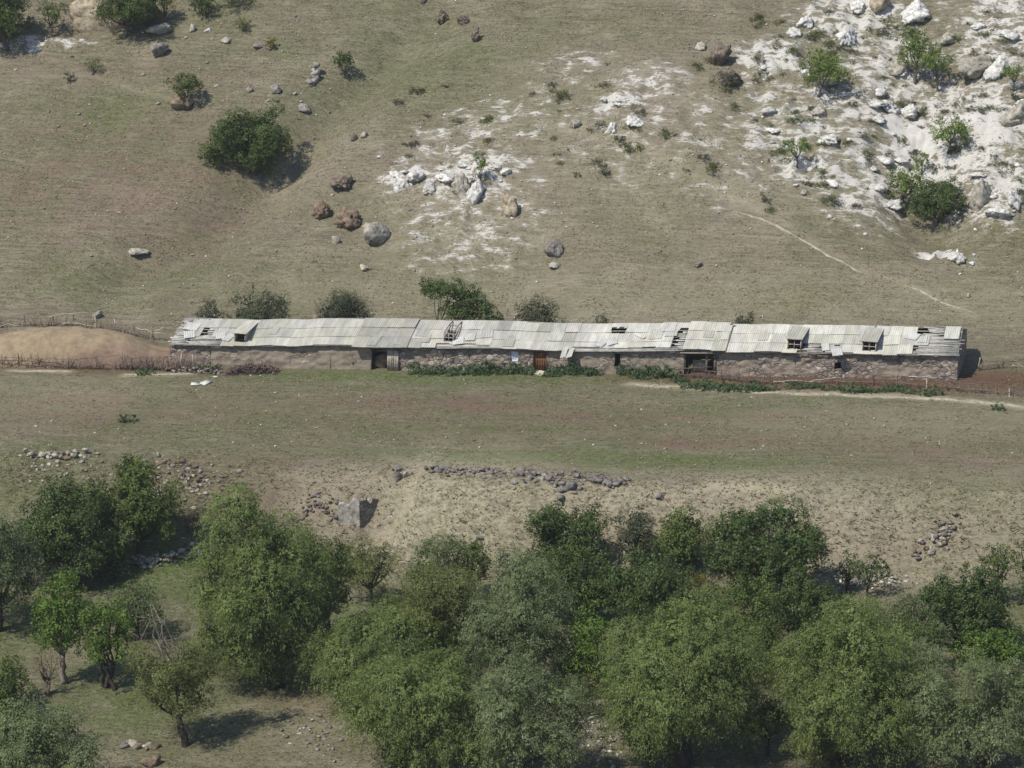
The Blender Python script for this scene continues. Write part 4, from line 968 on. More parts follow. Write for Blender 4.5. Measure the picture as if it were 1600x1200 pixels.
# cushion shrubs on the chalk
CU = []
for i in range(6):
    g = np.random.default_rng(600 + i)
    lob = [(np.array([g.uniform(-0.4, 0.4), g.uniform(-0.3, 0.3), 0.22]), np.array([0.42, 0.36, 0.28]) * g.uniform(0.8, 1.2)) for _ in range(4)]
    V, Fc, Cc = leaves(None, lob, 'thorn' if i % 2 else 'olive', 650 + i, 1.1)
    o = mesh_np('cushion_shrub', V, Fc, M['leaf'], None, Cc * 0.9); CU.append(o.data); bpy.data.objects.remove(o)
CZ = [((1180, 20, 1600, 330), 235, 'low dark cushion shrub among the white chalk scars'), ((860, 90, 1180, 280), 58, 'low dull cushion shrub on the turf left of the chalk scars'), ((620, 130, 880, 300), 22, 'low brown cushion shrub around the middle outcrop')]
g = np.random.default_rng(79)
for (bx, n, lab) in CZ:
    for i in range(n):
        P = at(g.uniform(bx[0], bx[2]), g.uniform(bx[1], bx[3]))
        if vn(np.array([P[0] * 0.3]), np.array([P[1] * 0.3]), 70)[0] < -0.2: continue
        o = bpy.data.objects.new('cushion_shrub', CU[int(g.integers(6))]); COL.objects.link(o)
        s = g.uniform(0.35, 1.0); o.location = P; o.scale = (s * 1.25, s, s * 0.8); o.rotation_euler = (0, 0, g.uniform(0, 6.3))
        tag(o, lab, 'shrub', 'cushion shrubs: ' + lab)

# grass: tufts of blades all over the turf
def grass():
    g = np.random.default_rng(80); N = 300000
    x = g.uniform(-62, 58, N); y = g.uniform(-72, 70, N)
    p = np.stack([x, y, h(x, y)], 1); v = p - CAM; zz = v @ fw
    u = 800 + F * (v @ r_ax) / zz; w = 600 - F * (v @ up) / zz
    k = (u > -150) & (u < 1750) & (w > -120) & (w < 1300)
    k &= ~((np.abs(x) < 34) & (y > -0.8) & (y < 8))
    ch = blobs(x, y, CHALK); k &= g.uniform(size=N) > ch * 1.3
    k &= (vn(x * 0.5, y * 0.9, 61) + 0.5 * vn(x * 1.3, y * 1.3, 62) + 0.25 * (y < -22)) > -0.12
    p = p[k]; x = x[k]; y = y[k]; n = len(p)
    bank = np.exp(-((y - bank_y(x) + 3) / 4.0) ** 2)
    hh = (0.03 + 0.08 * g.uniform(size=n) ** 2) * (1 + 1.6 * bank)
    cols = np.array([[0.17, 0.15, 0.085], [0.22, 0.185, 0.12], [0.125, 0.125, 0.06], [0.30, 0.255, 0.16]])
    sel = np.clip((vn(x * 0.15, y * 0.15, 63) + 0.5) * 2.2 + g.normal(size=n) * 0.5 + 1.3 * bank * (g.uniform(size=n) > 0.3), 0, 3).astype(int)
    c = np.clip(cols[sel] * g.uniform(1.0, 2.1, (n, 1)), 0, 0.8)
    gr = (y < -26) & (bank < 0.2); c[gr] = c[gr] * np.array([0.72, 0.85, 0.6])
    Vs = []; Cs = []
    for b in range(3):
        a = g.uniform(0, 6.3, n); dx = np.cos(a); dy = np.sin(a); wd = g.uniform(0.025, 0.06, n)
        lean = g.uniform(0.8, 2.2, n) * hh
        A = p + np.stack([-dy * wd, dx * wd, -0.02 + 0 * wd], 1); B = p + np.stack([dy * wd, -dx * wd, -0.02 + 0 * wd], 1)
        T = p + np.stack([dx * lean, dy * lean, hh], 1)
        Vs.append(np.stack([A, B, T], 1).reshape(-1, 3)); Cs.append(np.repeat(c, 3, axis=0))
    V = np.concatenate(Vs)
    tag(mesh_np('grass', V, np.arange(len(V)).reshape(-1, 3), M['grass'], col=np.concatenate(Cs)), 'short dry grass tufts over slope and meadow', 'grass', kind='stuff')
grass()

# ------------------------------------------------------------------ the long barn
YE, YR, ZE, WB = -0.38, 3.5, 1.95, 7.0
TA = 1.16 / (YR - YE); CA = 1 / math.hypot(1, TA); SA = TA * CA
def plane_pt(px, py, n, d):
    q = ray(px, py); t = (d - CAM @ n) / (q @ n); return CAM + q * t
def wall_pt(px, py):
    p = plane_pt(px, py, np.array([0, 1.0, 0]), 0.0); return p[0], p[2] - TILT * p[0]
def roof_pt(px, py):
    return plane_pt(px, py, np.array([-TILT, -TA, 1.0]), ZE - YE * TA)
def bxp(px, py=552): return wall_pt(px, py)[0]
XL, XR = bxp(267, 560), bxp(1496, 580)
def sag(x): return 0.22 * vn(x * 0.11, x * 0 + 0.3, 90) + 0.11 * vn(x * 0.5, x * 0 + 0.3, 91)
barn = empty('stone_barn', (0, 0, 0))
tag(barn, 'very long low stone barn with patched corrugated sheet roof below the slope', 'barn')

# ---- openings in the front wall (from the picture, as x range and height range)
def rect(px0, py0, px1, py1):
    a, z1 = wall_pt(px0, py0); b, z0 = wall_pt(px1, py1); return (a, b, max(0.0, z0), min(1.8, z1))
OPEN = dict(doorway=rect(579, 541, 607, 578), window=rect(797, 548, 811, 565), door=rect(832, 545, 856, 585), slot=rect(960, 552, 970, 573), porch=rect(1069, 549, 1119, 586), notch=rect(1304, 566, 1314, 577))
WT = 2.0
def wall_panel(mb, x0, x1, z0, z1, plaster):
    nx_, nz_ = max(2, int((x1 - x0) / 0.13) + 1), max(2, int((z1 - z0) / 0.13) + 1)
    U, Z = np.meshgrid(np.linspace(x0, x1, nx_), np.linspace(z0, z1, nz_))
    dsp = (0.17 * vn(U * 2.4, Z * 3.6, 93) + 0.09 * vn(U * 5.1, Z * 6.0, 94)) * (1.25 - plaster) + 0.05 * fbm(U * 0.37, Z * 0.9, 95, 3)
    if z1 >= WT - 0.01: Z = Z + np.where(Z >= z1 - 0.01, 0.05 * vn(U * 1.7, U * 0, 96), 0)
    V = np.stack([U, dsp - 0.02, Z + TILT * U], -1).reshape(-1, 3)
    i = (np.arange(nz_ - 1)[:, None] * nx_ + np.arange(nx_ - 1)[None]).ravel()
    mb.add(V, np.stack([i, i + 1, i + nx_ + 1, i + nx_], 1), (plaster, 0.5, 0.5))
    B = np.array([[x0, 0.11, z0], [x1, 0.11, z0], [x1, 0.55, z0], [x0, 0.55, z0], [x0, 0.11, z1 - 0.03], [x1, 0.11, z1 - 0.03], [x1, 0.55, z1 - 0.03], [x0, 0.55, z1 - 0.03]])
    B[:, 2] += TILT * B[:, 0]
    mb.add(B, np.array([[0, 3, 2, 1], [4, 5, 6, 7], [0, 1, 5, 4], [1, 2, 6, 5], [2, 3, 7, 6], [3, 0, 4, 7]]), (plaster, 0.5, 0.5))
    # reveals between the uneven face and the core
    for (c0, c1) in (([x0, z0], [x0, z1]), ([x1, z0], [x1, z1]), ([x0, z0], [x1, z0]), ([x0, z1 - 0.02], [x1, z1 - 0.02])):
        q = np.array([[c0[0], -0.04, c0[1]], [c1[0], -0.04, c1[1]], [c1[0], 0.11, c1[1]], [c0[0], 0.11, c0[1]]])
        q[:, 2] += TILT * q[:, 0]; mb.add(q, np.array([[0, 1, 2, 3]]), (plaster, 0.5, 0.5))
def plast(x):
    px = proj((x, 0, TILT * x + 1))[0]
    return float(np.interp(px, [260, 300, 330, 560, 640, 690, 740, 870, 960, 1060, 1130, 1500], [0.3, 0.4, 0.66, 0.62, 0.42, 0.1, 0.4, 0.45, 0.55, 0.5, 0.45, 0.4]))
mb = MB()
ops = sorted(OPEN.values()); xs_ = [XL]
for o in ops: xs_ += [o[0], o[1]]
xs_.append(XR)
def panels(x0, x1, z0, z1):
    n = max(1, int((x1 - x0) / 3.0)); e = np.linspace(x0, x1, n + 1)
    for a, b in zip(e[:-1], e[1:]): wall_panel(mb, a, b, z0, z1, plast((a + b) / 2))
for k in range(0, len(xs_), 2): panels(xs_[k], xs_[k + 1], -0.5, WT)
for o in ops:
    if o[2] > 0.15: panels(o[0], o[1], -0.5, o[2])
    if o[3] < WT - 0.1: panels(o[0], o[1], o[3], WT)
mb.build('front_wall', M['wall'], barn)
mb = MB(); mb2 = MB()
for q, x0 in ((mb2, XL), (mb, XR - 0.5)):
    ys = np.linspace(0.0, WB, 26); rows = []
    for s_ in (0, 1):
        x = x0 + 0.5 * s_
        yy = np.r_[ys, ys]; zz = np.r_[ys * 0 - 0.5, ZE - 0.08 + TA * (np.minimum(ys, WB - ys) - YE) + 0.05 * vn(ys * 1.5, ys * 0, 97)]
        jx = 0.06 * vn(yy * 3, zz * 3, 98 + s_)
        q.add(np.stack([x + jx, yy, zz + TILT * x], 1), np.stack([np.arange(25), np.arange(25) + 1, np.arange(25) + 27, np.arange(25) + 26], 1), (0.3, 0.5, 0.5))
        rows.append(q.n)
    V0, V1 = q.V[-2], q.V[-1]
    tp = np.concatenate([V0[26:], V1[26:]]); k = np.arange(25)
    q.add(tp, np.stack([k, k + 1, k + 27, k + 26], 1), (0.3, 0.5, 0.5))
    q.add(np.array([V0[0], V1[0], V1[26], V0[26]]), np.array([[0, 1, 2, 3]]), (0.3, 0.5, 0.5))
mb.build('gable_wall', M['wall'], barn); mb2.build('gable_wall', M['wall'], barn)
mb = MB()
B = np.array([[XL, WB - 0.5, -0.5], [XR, WB - 0.5, -0.5], [XR, WB, -0.5], [XL, WB, -0.5], [XL, WB - 0.5, WT], [XR, WB - 0.5, WT], [XR, WB, WT], [XL, WB, WT]]); B[:, 2] += TILT * B[:, 0]
mb.add(B, np.array([[0, 3, 2, 1], [4, 5, 6, 7], [0, 1, 5, 4], [1, 2, 6, 5], [2, 3, 7, 6], [3, 0, 4, 7]]), (0.4, 0.5, 0.5))
mb.build('back_wall', M['wall'], barn)

# ---- roof
def rz_(x, y): return TILT * x + ZE + (y - YE) * TA + float(sag(np.array([x]))[0])
DORM = [  # window face in the picture, roof present?
 (367, 518, 384, 533, True, 0, 0.08), (694, 521, 709, 535, False, 4, 0.0), (1231, 530, 1251, 547, True, 3, 0.0), (1348, 533, 1368, 549, True, 4, 0.0)]
HOLES = []
dorm = []
for (a, t0, b, b0, rf, nm, _) in DORM:
    p = roof_pt((a + b) / 2, b0); wd = (b - a) / 20.0; hd = (b0 - t0) / 20.0 / CP
    dorm.append((p[0], p[1], wd, hd, rf, nm)); HOLES.append((p[0] - wd / 2 + 0.03, p[0] + wd / 2 - 0.03, p[1] + 0.05, p[1] + (1.5 if rf else 1.6)))
for (a, t0, b, b0) in ((958, 512, 977, 521), (1305, 539, 1313, 542), (325, 493, 331, 498), (1063, 515, 1071, 535), (1141, 508, 1149, 511)):
    p = roof_pt(a, t0); q = roof_pt(b, b0); HOLES.append((p[0], q[0], q[1], p[1]))
def sheet(mb, x, s0, s1, w, col, rot=0.0, lift=0.0, amp=0.022, off=0.0, mirror=False, holes=True, waves=7, tail=0.05):
    nu, nv = waves * 4 + 1, 8
    U, S = np.meshgrid(np.linspace(-w / 2, w / 2, nu), np.linspace(s0, s1, nv))
    sc = (s0 + s1) / 2; c, sn = math.cos(rot), math.sin(rot)
    X = x + U * c - (S - sc) * sn + off; T = sc + U * sn + (S - sc) * c
    N = amp * np.cos(U / w * 2 * np.pi * waves) + lift + tail * (1 - (S - s0) / (s1 - s0)) + sag(X)
    Y = YE + T * CA - N * SA; Z = ZE + T * SA + N * CA + TILT * X
    if mirror: Y = WB - Y
    V = np.stack([X, Y, Z], -1).reshape(-1, 3)
    i = (np.arange(nv - 1)[:, None] * nu + np.arange(nu - 1)[None]).ravel()
    f = np.stack([i, i + 1, i + nu + 1, i + nu], 1)
    if holes:
        cx = V[f].mean(1); k = np.ones(len(f), bool); cx = cx + 0.22 * np.stack([vn(cx[:, 1] * 3.1, cx[:, 0] * 0.4, 333), vn(cx[:, 0] * 3.3, cx[:, 1] * 0.4, 334), 0 * cx[:, 0]], 1)
        for (hx0, hx1, hy0, hy1) in HOLES: k &= ~((cx[:, 0] > hx0) & (cx[:, 0] < hx1) & (cx[:, 1] > hy0) & (cx[:, 1] < hy1))
        f = f[k]
    mb.add(V, f, col)
    V2 = V.copy(); V2[:, 2] -= 0.018; mb.add(V2, f[:, ::-1], col)
    e = np.arange(nu - 1); VE = np.concatenate([V[:nu], V2[:nu]])
    if not holes or len(f) == len(i): mb.add(VE, np.stack([e, e + nu, e + nu + 1, e + 1], 1), col)
def pxr(x): return proj((x, 1.5, TILT * x + 2.5))[0]
g = np.random.default_rng(501)
mb = MB(); back = MB(); W_ = 1.1
ncol = int((XR + 0.25 - XL + 0.2) / W_); x0_ = XL - 0.1
ROWS = ((0.0, 1.44), (1.32, 2.78), (2.66, 4.06))
for c in range(ncol + 1):
    x = x0_ + (c + 0.5) * W_; px = pxr(x)
    if x > XR - 0.25: continue
    sect = (270 < px < 400) * 1 + (570 < px < 650) * 2 + (890 < px < 1062) * 3 + (1068 < px < 1136) * 4
    tone = float(np.interp(px, [260, 400, 560, 575, 645, 655, 890, 900, 1060, 1500], [0.36, 0.38, 0.38, 0.31, 0.31, 0.39, 0.37, 0.44, 0.45, 0.42]))
    warm = np.array([1.0, 0.975, 0.87]) if (890 < px < 1062 or px < 340 or 650 < px < 700) else np.array([1.0, 0.98, 0.86])
    for r, (a, b) in enumerate(ROWS):
        ok = True; rot = g.normal() * 0.008; lift = 0.0; off = g.normal() * 0.015
        if px < 292 and r < 3: ok = (r == 2 and px > 285)
        elif px < 318 and r == 0: ok = False
        elif px < 345 and r == 0: ok = g.uniform() < 0.35; rot = g.normal() * 0.06
        elif 318 <= px < 335 and r == 1: ok = False
        if 690 < px < 780 and r == 0: a = 0.42 + 0.2 * g.uniform()
        if 890 < px < 1062 and r == 0: a = 0.38 + 0.12 * g.uniform()
        if 942 < px < 952 and r == 0: ok = False
        if 2 == sect: lift = 0.10; a = a - (0.22 if r == 0 else 0)
        if 4 == sect: lift = 0.16; a = a - (0.05 if r == 0 else 0)
        if 1060 < px < 1072: ok = r == 2
        if 1256 < px < 1284 and r == 0: ok = g.uniform() < 0.2
        if 1262 < px < 1280 and r == 1: a = a + 0.5
        if px > 1456 and r < 2: ok = False
        if px > 1425 and r == 0: ok = False
        if px > 1440 and r == 2 and px < 1468: ok = False
        if px > 1468 and r == 2: a = 2.2; lift = 0.12
        if not ok: continue
        col = 1.15 * tone * warm * g.uniform(0.84, 1.12) * np.array([1, g.uniform(0.975, 1.0), g.uniform(0.92, 1.0)]); a += (g.normal() * 0.075 if r == 0 else 0)
        if g.uniform() < 0.10: col = col * 0.86; rot += g.normal() * 0.02
        if g.uniform() < 0.07: rot += g.normal() * 0.05; off += g.normal() * 0.06; lift += 0.03
        sheet(mb, x, a, b + g.normal() * 0.02, W_ * 1.05, col, rot, lift + g.uniform(0, 0.035), off=off)
        if g.uniform() < 0.16 and r < 2:   # patch sheet laid over
            sheet(mb, x + g.uniform(-0.4, 0.4), a + g.uniform(0.1, 0.7), b + g.uniform(-0.2, 0.5), W_ * g.uniform(0.5, 0.95), tone * warm * g.uniform(0.85, 1.15), g.normal() * 0.08, lift + 0.06, waves=5)
    for (a, b) in ((0.0, 2.1), (2.0, 4.06)): sheet(back, x, a, b, W_ * 1.05, tone * warm * 0.9, mirror=True, holes=False)
# slipped sheets near the left end
for (px, py, w, rot) in ((300, 512, 1.2, -0.10), (296, 524, 0.9, 0.35), (345, 525, 0.8, 0.2), (357, 528, 0.7, -0.3), (955, 535, 0.8, 0.45), (940, 537, 0.7, -0.35), (1000, 527, 0.3, 0.9), (716, 536, 0.9, 0.2), (1290, 545, 0.6, 0.2), (1308, 553, 0.8, 0.25), (1425, 527, 0.9, 1.2), (735, 530, 0.8, 0.1)):
    p = roof_pt(px, py); s_ = (p[1] - YE) / CA
    sheet(mb, p[0], s_ - 0.5, s_ + 0.6, w, 0.48 * np.array([1, 0.99, 0.92]) * g.uniform(0.9, 1.1), rot, 0.09, waves=5, holes=False)
mb.build('roof', M['roof'], barn); back.build('back_roof', M['roof'], barn)

def along(mb, x0, x1, s_, wd, th, lift, col, jit=0.0):
    n = max(2, int((x1 - x0) / 2.5) + 1); xx = np.linspace(x0, x1, n)
    V = []
    for k, x in enumerate(xx):
        so = s_ + jit * (k / (n - 1) - 0.5)
        for (ds, dn) in ((-wd / 2, 0), (wd / 2, 0), (wd / 2, -th), (-wd / 2, -th)):
            t_ = so + ds; nn = lift + dn + float(sag(np.array([x]))[0])
            V.append([x, YE + t_ * CA - nn * SA, ZE + t_ * SA + nn * CA + TILT * x])
    i = np.arange(n - 1)[:, None] * 4; f = []
    for q in range(4): f.append(np.concatenate([i + q, i + (q + 1) % 4, i + 4 + (q + 1) % 4, i + 4 + q], 1))
    mb.add(V, [np.concatenate(f), np.array([[3, 2, 1, 0]]), np.array([[0, 1, 2, 3]]) + 4 * (n - 1)], col)
for s_ in np.arange(0.15, 4.05, 0.48):
    bt = MB(); along(bt, XL, XR, s_, 0.10, 0.05, -0.035, (0.26, 0.235, 0.19)); bt.build('batten', M['wood'], barn)
def boards(pxa, pxb, s0, s1, n, lift=0.0):
    for k in range(n):
        xa = bxp(pxa) + g.uniform(-0.25, 0.35); xb = bxp(pxb) + g.uniform(-0.4, 0.25)
        bd = MB(); along(bd, xa, max(xa + 0.4, xb), s0 + (s1 - s0) * (k + 0.5) / n + g.normal() * 0.02, (s1 - s0) / n * g.uniform(0.6, 0.98), 0.03, lift + g.uniform(0.0, 0.04), np.array([0.37, 0.355, 0.305]) * g.uniform(0.7, 1.15), g.normal() * 0.07)
        bd.build('roof_board', M['wood'], barn)
boards(267, 296, 0.1, 4.0, 15); boards(290, 352, 0.05, 1.4, 6); boards(316, 336, 1.35, 2.7, 4); boards(683, 780, -0.02, 0.5, 3); boards(885, 1066, 0.0, 0.42, 3); boards(1056, 1074, 0.2, 2.8, 9)
boards(1254, 1288, 0.2, 1.9, 8); boards(1430, 1500, 0.05, 2.75, 13); boards(1440, 1470, 2.7, 4.0, 6); boards(1300, 1318, 0.0, 0.3, 1); boards(1400, 1440, 0.0, 0.3, 2); boards(944, 954, 0.3, 1.5, 4)

# ---- dormers
for k, (x, y, wd, hd, rf, nm) in enumerate(dorm):
    z = rz_(x, y); d = empty('dormer', (x, y, z)); d.parent = barn
    d.name = 'dormer'
    tone = np.array([(0.33, 0.29, 0.23), (0.22, 0.18, 0.14), (0.24, 0.17, 0.14), (0.24, 0.17, 0.14)][k])
    y1 = max(1.2, min(hd / (TA - 0.07), YR - 0.35 - y)); sl_ = (TA * y1 - hd + 0.03) / y1
    ck = MB()
    for sg in (-1, 1):
        a = sg * wd / 2; b = sg * (wd / 2 + 0.05)
        if rf or True:
            yl = y1 if rf else y1 * 0.9; top = hd if rf else hd * 0.45
            P_ = [(0, -0.05), (0, top), (yl, yl * TA + (0.02 if rf else 0.02)), (yl, yl * TA - 0.1)]
            V = np.array([[a, q[0], q[1]] for q in P_] + [[b, q[0], q[1]] for q in P_])
            ck.add(V, np.array([[0, 1, 2, 3], [7, 6, 5, 4], [0, 4, 5, 1], [1, 5, 6, 2], [2, 6, 7, 3], [3, 7, 4, 0]]), tone)
    ck.build('dormer_cheeks', M['wood'], d)
    fr = MB(); t_ = 0.075; fc = (0.42, 0.39, 0.32) if rf and k else (0.30, 0.27, 0.22)
    fr.box((0, -0.04, 0.02), (wd + 0.12, 0.09, t_), col=fc); fr.box((0, -0.04, hd - 0.03), (wd + 0.12, 0.09, t_), col=fc)
    for sg in (-1, 1): fr.box((sg * wd / 2, -0.045, hd / 2), (t_, 0.08, hd - t_ * 1.4), col=fc)
    if k: 
        fr.box((0, -0.035, hd / 2), (0.05, 0.05, hd - t_ * 1.5), col=fc); fr.box((-wd / 4 - 0.004, -0.03, hd / 2), (wd / 2 - 0.09, 0.05, 0.05), col=fc); fr.box((wd / 4 + 0.004, -0.03, hd / 2), (wd / 2 - 0.09, 0.05, 0.05), col=fc)
    fr.build('window_frame', M['wood'], d)
    if not rf:
        ra = MB()
        for sg in (-1, 1): ra.tube([(sg * wd / 2, 0, hd), (sg * wd / 2 + 0.02, y1 * 0.6, hd + y1 * 0.08), (sg * wd / 2, y1 * 1.05, y1 * 1.05 * TA + 0.05)], 0.05, 5, (0.2, 0.17, 0.14))
        ra.tube([(-wd / 2, y1 * 0.62, hd + 0.12), (wd / 2, y1 * 0.66, hd + 0.1)], 0.04, 5, (0.2, 0.17, 0.14))
        ra.build('rafter', M['wood'], d)
    else:
        sh = MB(); nu = 25; ws = wd + 0.32
        U, S = np.meshgrid(np.linspace(-ws / 2, ws / 2, nu), np.linspace(-0.22, y1 + 0.1, 5))
        N = 0.02 * np.cos(U / ws * 2 * np.pi * 6) + 0.04 * vn(U * 2, S * 2, 300 + k)
        V = np.stack([U + 0.03 * S, S, hd + 0.05 + sl_ * S + N], -1).reshape(-1, 3)
        i = (np.arange(4)[:, None] * nu + np.arange(nu - 1)[None]).ravel(); f = np.stack([i, i + 1, i + nu + 1, i + nu], 1)
        cc = (0.50, 0.48, 0.40) if k == 0 else (0.40, 0.385, 0.32)
        sh.add(V, f, cc); sh.add(V - np.array([0, 0, 0.03]), f[:, ::-1], cc)
        e = np.arange(nu - 1); sh.add(np.concatenate([V[:nu], V[:nu] - np.array([0, 0, 0.03])]), np.stack([e, e + nu, e + nu + 1, e + 1], 1), cc)
        sh.build('dormer_roof', M['roof'], d)

# ---- doors, windows
def planks(name, x0, x1, z0, z1, y, col, parent, n, seed, tilt=0.0):
    g = np.random.default_rng(seed); q = MB(); w = (x1 - x0) / n; xm = (x0 + x1) / 2
    for k in range(n):
        q.box((x0 + (k + 0.5) * w + tilt * 0, y + g.uniform(-0.006, 0.006), TILT * xm + (z0 + z1) / 2 + g.uniform(-0.03, 0.03)), (w * 0.94, 0.035, (z1 - z0) + g.uniform(-0.06, 0.02)), col=np.array(col) * g.uniform(0.75, 1.2))
    for zz in (0.2, 0.8): q.box((xm, y + 0.034, TILT * xm + z0 + (z1 - z0) * zz), ((x1 - x0) * 0.94, 0.03, 0.1), col=np.array(col) * 0.8)
    return q.build(name, M['wood'], parent)
o = OPEN['door']
dr = planks('door', o[0] + 0.08, o[1] - 0.06, 0.18, 1.75, 0.10, (0.20, 0.095, 0.045), barn, 6, 21); dr['label'] = 'brown plank door'
q = MB(); q.box(((o[0] + o[1]) / 2 + 0.45, 0.06, TILT * o[0] + 0.95), (0.04, 0.05, 0.16), col=(0.08, 0.07, 0.06)); q.build('handle', M['dark'], dr)
def frame(o, t=0.09, dz=0, y=0.02, col=(0.16, 0.12, 0.09)):
    q = MB(); xm = (o[0] + o[1]) / 2
    for x in (o[0] + t / 2, o[1] - t / 2): q.box((x, y, TILT * xm + (o[2] + o[3]) / 2), (t, 0.14, o[3] - o[2] - 0.02), col=col)
    q.box((xm, y - 0.004, TILT * xm + o[3] - t / 2 + 0.03), (o[1] - o[0] + 0.3, 0.16, t), col=col)
    return q
frame(o).build('door_frame', M['wood'], barn)
q = MB(); V, Fc = rock_shape(777, 3, 9, 0.05); q.add(V * np.array([0.55, 0.4, 0.22]) + np.array([(o[0] + o[1]) / 2, -0.35, TILT * o[0] + 0.02]), Fc, (0.48, 0.43, 0.33)); q.build('doorstep', M['rock'], barn)
o = OPEN['doorway']; frame(o, 0.10, col=(0.2, 0.17, 0.13)).build('door_frame', M['wood'], barn)
a, zt = wall_pt(606, 545); b, _ = wall_pt(624, 575)
planks('plank_door', a, b, 0.05, 1.72, -0.22, (0.34, 0.295, 0.235), barn, 5, 22)['label'] = 'weathered grey plank door swung against the wall'
o = OPEN['window']; fw_ = frame(o, 0.06, y=0.0, col=(0.25, 0.22, 0.18)).build('window_frame', M['wood'], barn)
U, Z = np.meshgrid(np.linspace(o[0] + 0.05, o[1] - 0.05, 14), np.linspace(o[2] + 0.02, o[3] - 0.05, 14))
V = np.stack([U, 0.05 + 0.10 * vn(U * 5, Z * 5, 310) + 0.05 * vn(U * 11, Z * 11, 311), Z + TILT * U], -1).reshape(-1, 3)
i = (np.arange(13)[:, None] * 14 + np.arange(13)[None]).ravel(); f = np.stack([i, i + 1, i + 15, i + 14], 1)
M['plastic'] = mat_vcol('plastic_sheet', 5, 0.25, rough=0.35, bump=0.2)
q = MB(); q.add(V, f, (0.60, 0.62, 0.66)); q.add(V + np.array([0, 0.02, 0]), f[:, ::-1], (0.6, 0.62, 0.66)); q.build('plastic_cover', M['plastic'], fw_)
frame(OPEN['slot'], 0.05, y=0.03, col=(0.15, 0.13, 0.11)).build('window_frame', M['wood'], barn)
o = OPEN['porch']; xm = (o[0] + o[1]) / 2; q = MB()
for px, rr in ((1069, 0.11), (1104, 0.07), (1117, 0.08)):
    x = bxp(px, 570); q.box((x, 0.06, TILT * x + 0.9), (rr * 2, 0.16, 1.8), col=(0.17, 0.14, 0.11))
q.build('porch_post', M['wood'], barn)
q = MB(); q.box((xm, -0.3, TILT * xm + 1.86), (o[1] - o[0] + 0.5, 0.12, 0.12), uz=(0, 0, 1), ux=(math.cos(TILT), 0, TILT), col=(0.25, 0.22, 0.17)); q.build('lintel_beam', M['wood'], barn)
a = bxp(1079, 575); b = bxp(1104, 575)
planks('inner_board', a, b, 0.05, 1.0, 0.75, (0.33, 0.28, 0.20), barn, 1, 24)['label'] = 'tan board closing the lower part of the porch opening'
for k, (px, py, w, hh, rx) in enumerate(((884, 547, 0.45, 0.9, 0.9), (893, 548, 0.5, 0.8, 0.75))):
    x, z = wall_pt(px, py); q = MB(); nu = 17
    U, S = np.meshgrid(np.linspace(-w / 2, w / 2, nu), np.linspace(-hh / 2, hh / 2, 5))
    N = 0.03 * np.cos(U / w * 2 * np.pi * 4)
    V = np.stack([x + U + 0.15 * S, -0.55 + S * math.cos(rx) - N * math.sin(rx), TILT * x + z + S * math.sin(rx) + N * math.cos(rx) + 0.3 * U], -1).reshape(-1, 3)
    i = (np.arange(4)[:, None] * nu + np.arange(nu - 1)[None]).ravel(); f = np.stack([i, i + 1, i + nu + 1, i + nu], 1)
    q.add(V, f, (0.5, 0.49, 0.44)); q.add(V - np.array([0, 0.02, 0.01]), f[:, ::-1], (0.5, 0.49, 0.44)); q.build('hanging_sheet', M['roof'], barn)
q = MB(); x = bxp(589, 565)
q.box((x, 0.9, TILT * x + 0.55), (1.1, 0.05, 0.9), ux=(0.94, 0.1, 0.33), uz=(-0.28, 0.5, 0.82), col=(0.40, 0.29, 0.18)); q.box((x + 0.1, 0.6, TILT * x + 0.3), (0.9, 0.05, 0.5), ux=(0.9, 0, -0.4), uz=(0.3, 0.6, 0.74), col=(0.36, 0.25, 0.15))
tag(q.build('leaning_boards', M['wood'], loc=(x, 0.7, TILT * x)), 'tan boards leaning inside the dark open doorway', 'boards')

# ------------------------------------------------------------------ dung heap, fences, brush and litter
def heap():
    a = at(-60, 574); b = at(268, 574); c = (a + b) / 2; Lx = np.linalg.norm((b - a)[:2]) / 2
    n_, m_ = 130, 70
    U, W = np.meshgrid(np.linspace(-1.12, 1.0, n_), np.linspace(-1, 1, m_))
    ax = (b - a)[:2] / (2 * Lx); ay = np.array([-ax[1], ax[0]]); D = 3.2
    X = c[0] + ax[0] * U * Lx + ay[0] * (W * D + D * 0.95); Y = c[1] + ax[1] * U * Lx + ay[1] * (W * D + D * 0.95)
    px = 104 + U * 164
    pr = np.interp(px, [-80, -20, 30, 70, 110, 150, 185, 205, 225, 250, 272], [1.2, 1.8, 2.25, 2.5, 2.5, 2.25, 1.8, 1.3, 0.75, 0.5, 0.0])
    sec = np.clip(1 - np.abs(W) ** 2.4, 0, 1) ** 0.9
    Z = h(X.ravel(), Y.ravel()).reshape(X.shape) + pr * sec * (1 + 0.10 * vn(U * 9, W * 3, 401)) + 0.025 * vn(U * 40, W * 14, 402) * sec + 0.02 * vn(U * 90, W * 30, 403) * sec - 0.12
    V = np.stack([X, Y, Z], -1).reshape(-1, 3)
    i = (np.arange(m_ - 1)[:, None] * n_ + np.arange(n_ - 1)[None]).ravel()
    k = ss(-0.35, 0.35, (U * 1.0 - 0.25 + 1.6 * (0.55 - sec) + 0.5 * vn(U * 6, W * 4, 404)))[..., None].reshape(-1, 1)
    cc = np.array([0.255, 0.195, 0.122]) * (1 - k) + np.array([0.185, 0.128, 0.09]) * k
    o = mesh_np('dung_heap', V - c, np.stack([i, i + 1, i + n_ + 1, i + n_], 1), M['dung'], None, cc, c, smooth=True)
    tag(o, 'long tan and brown dung heap left of the barn inside a brush fence', 'dung heap')
heap()

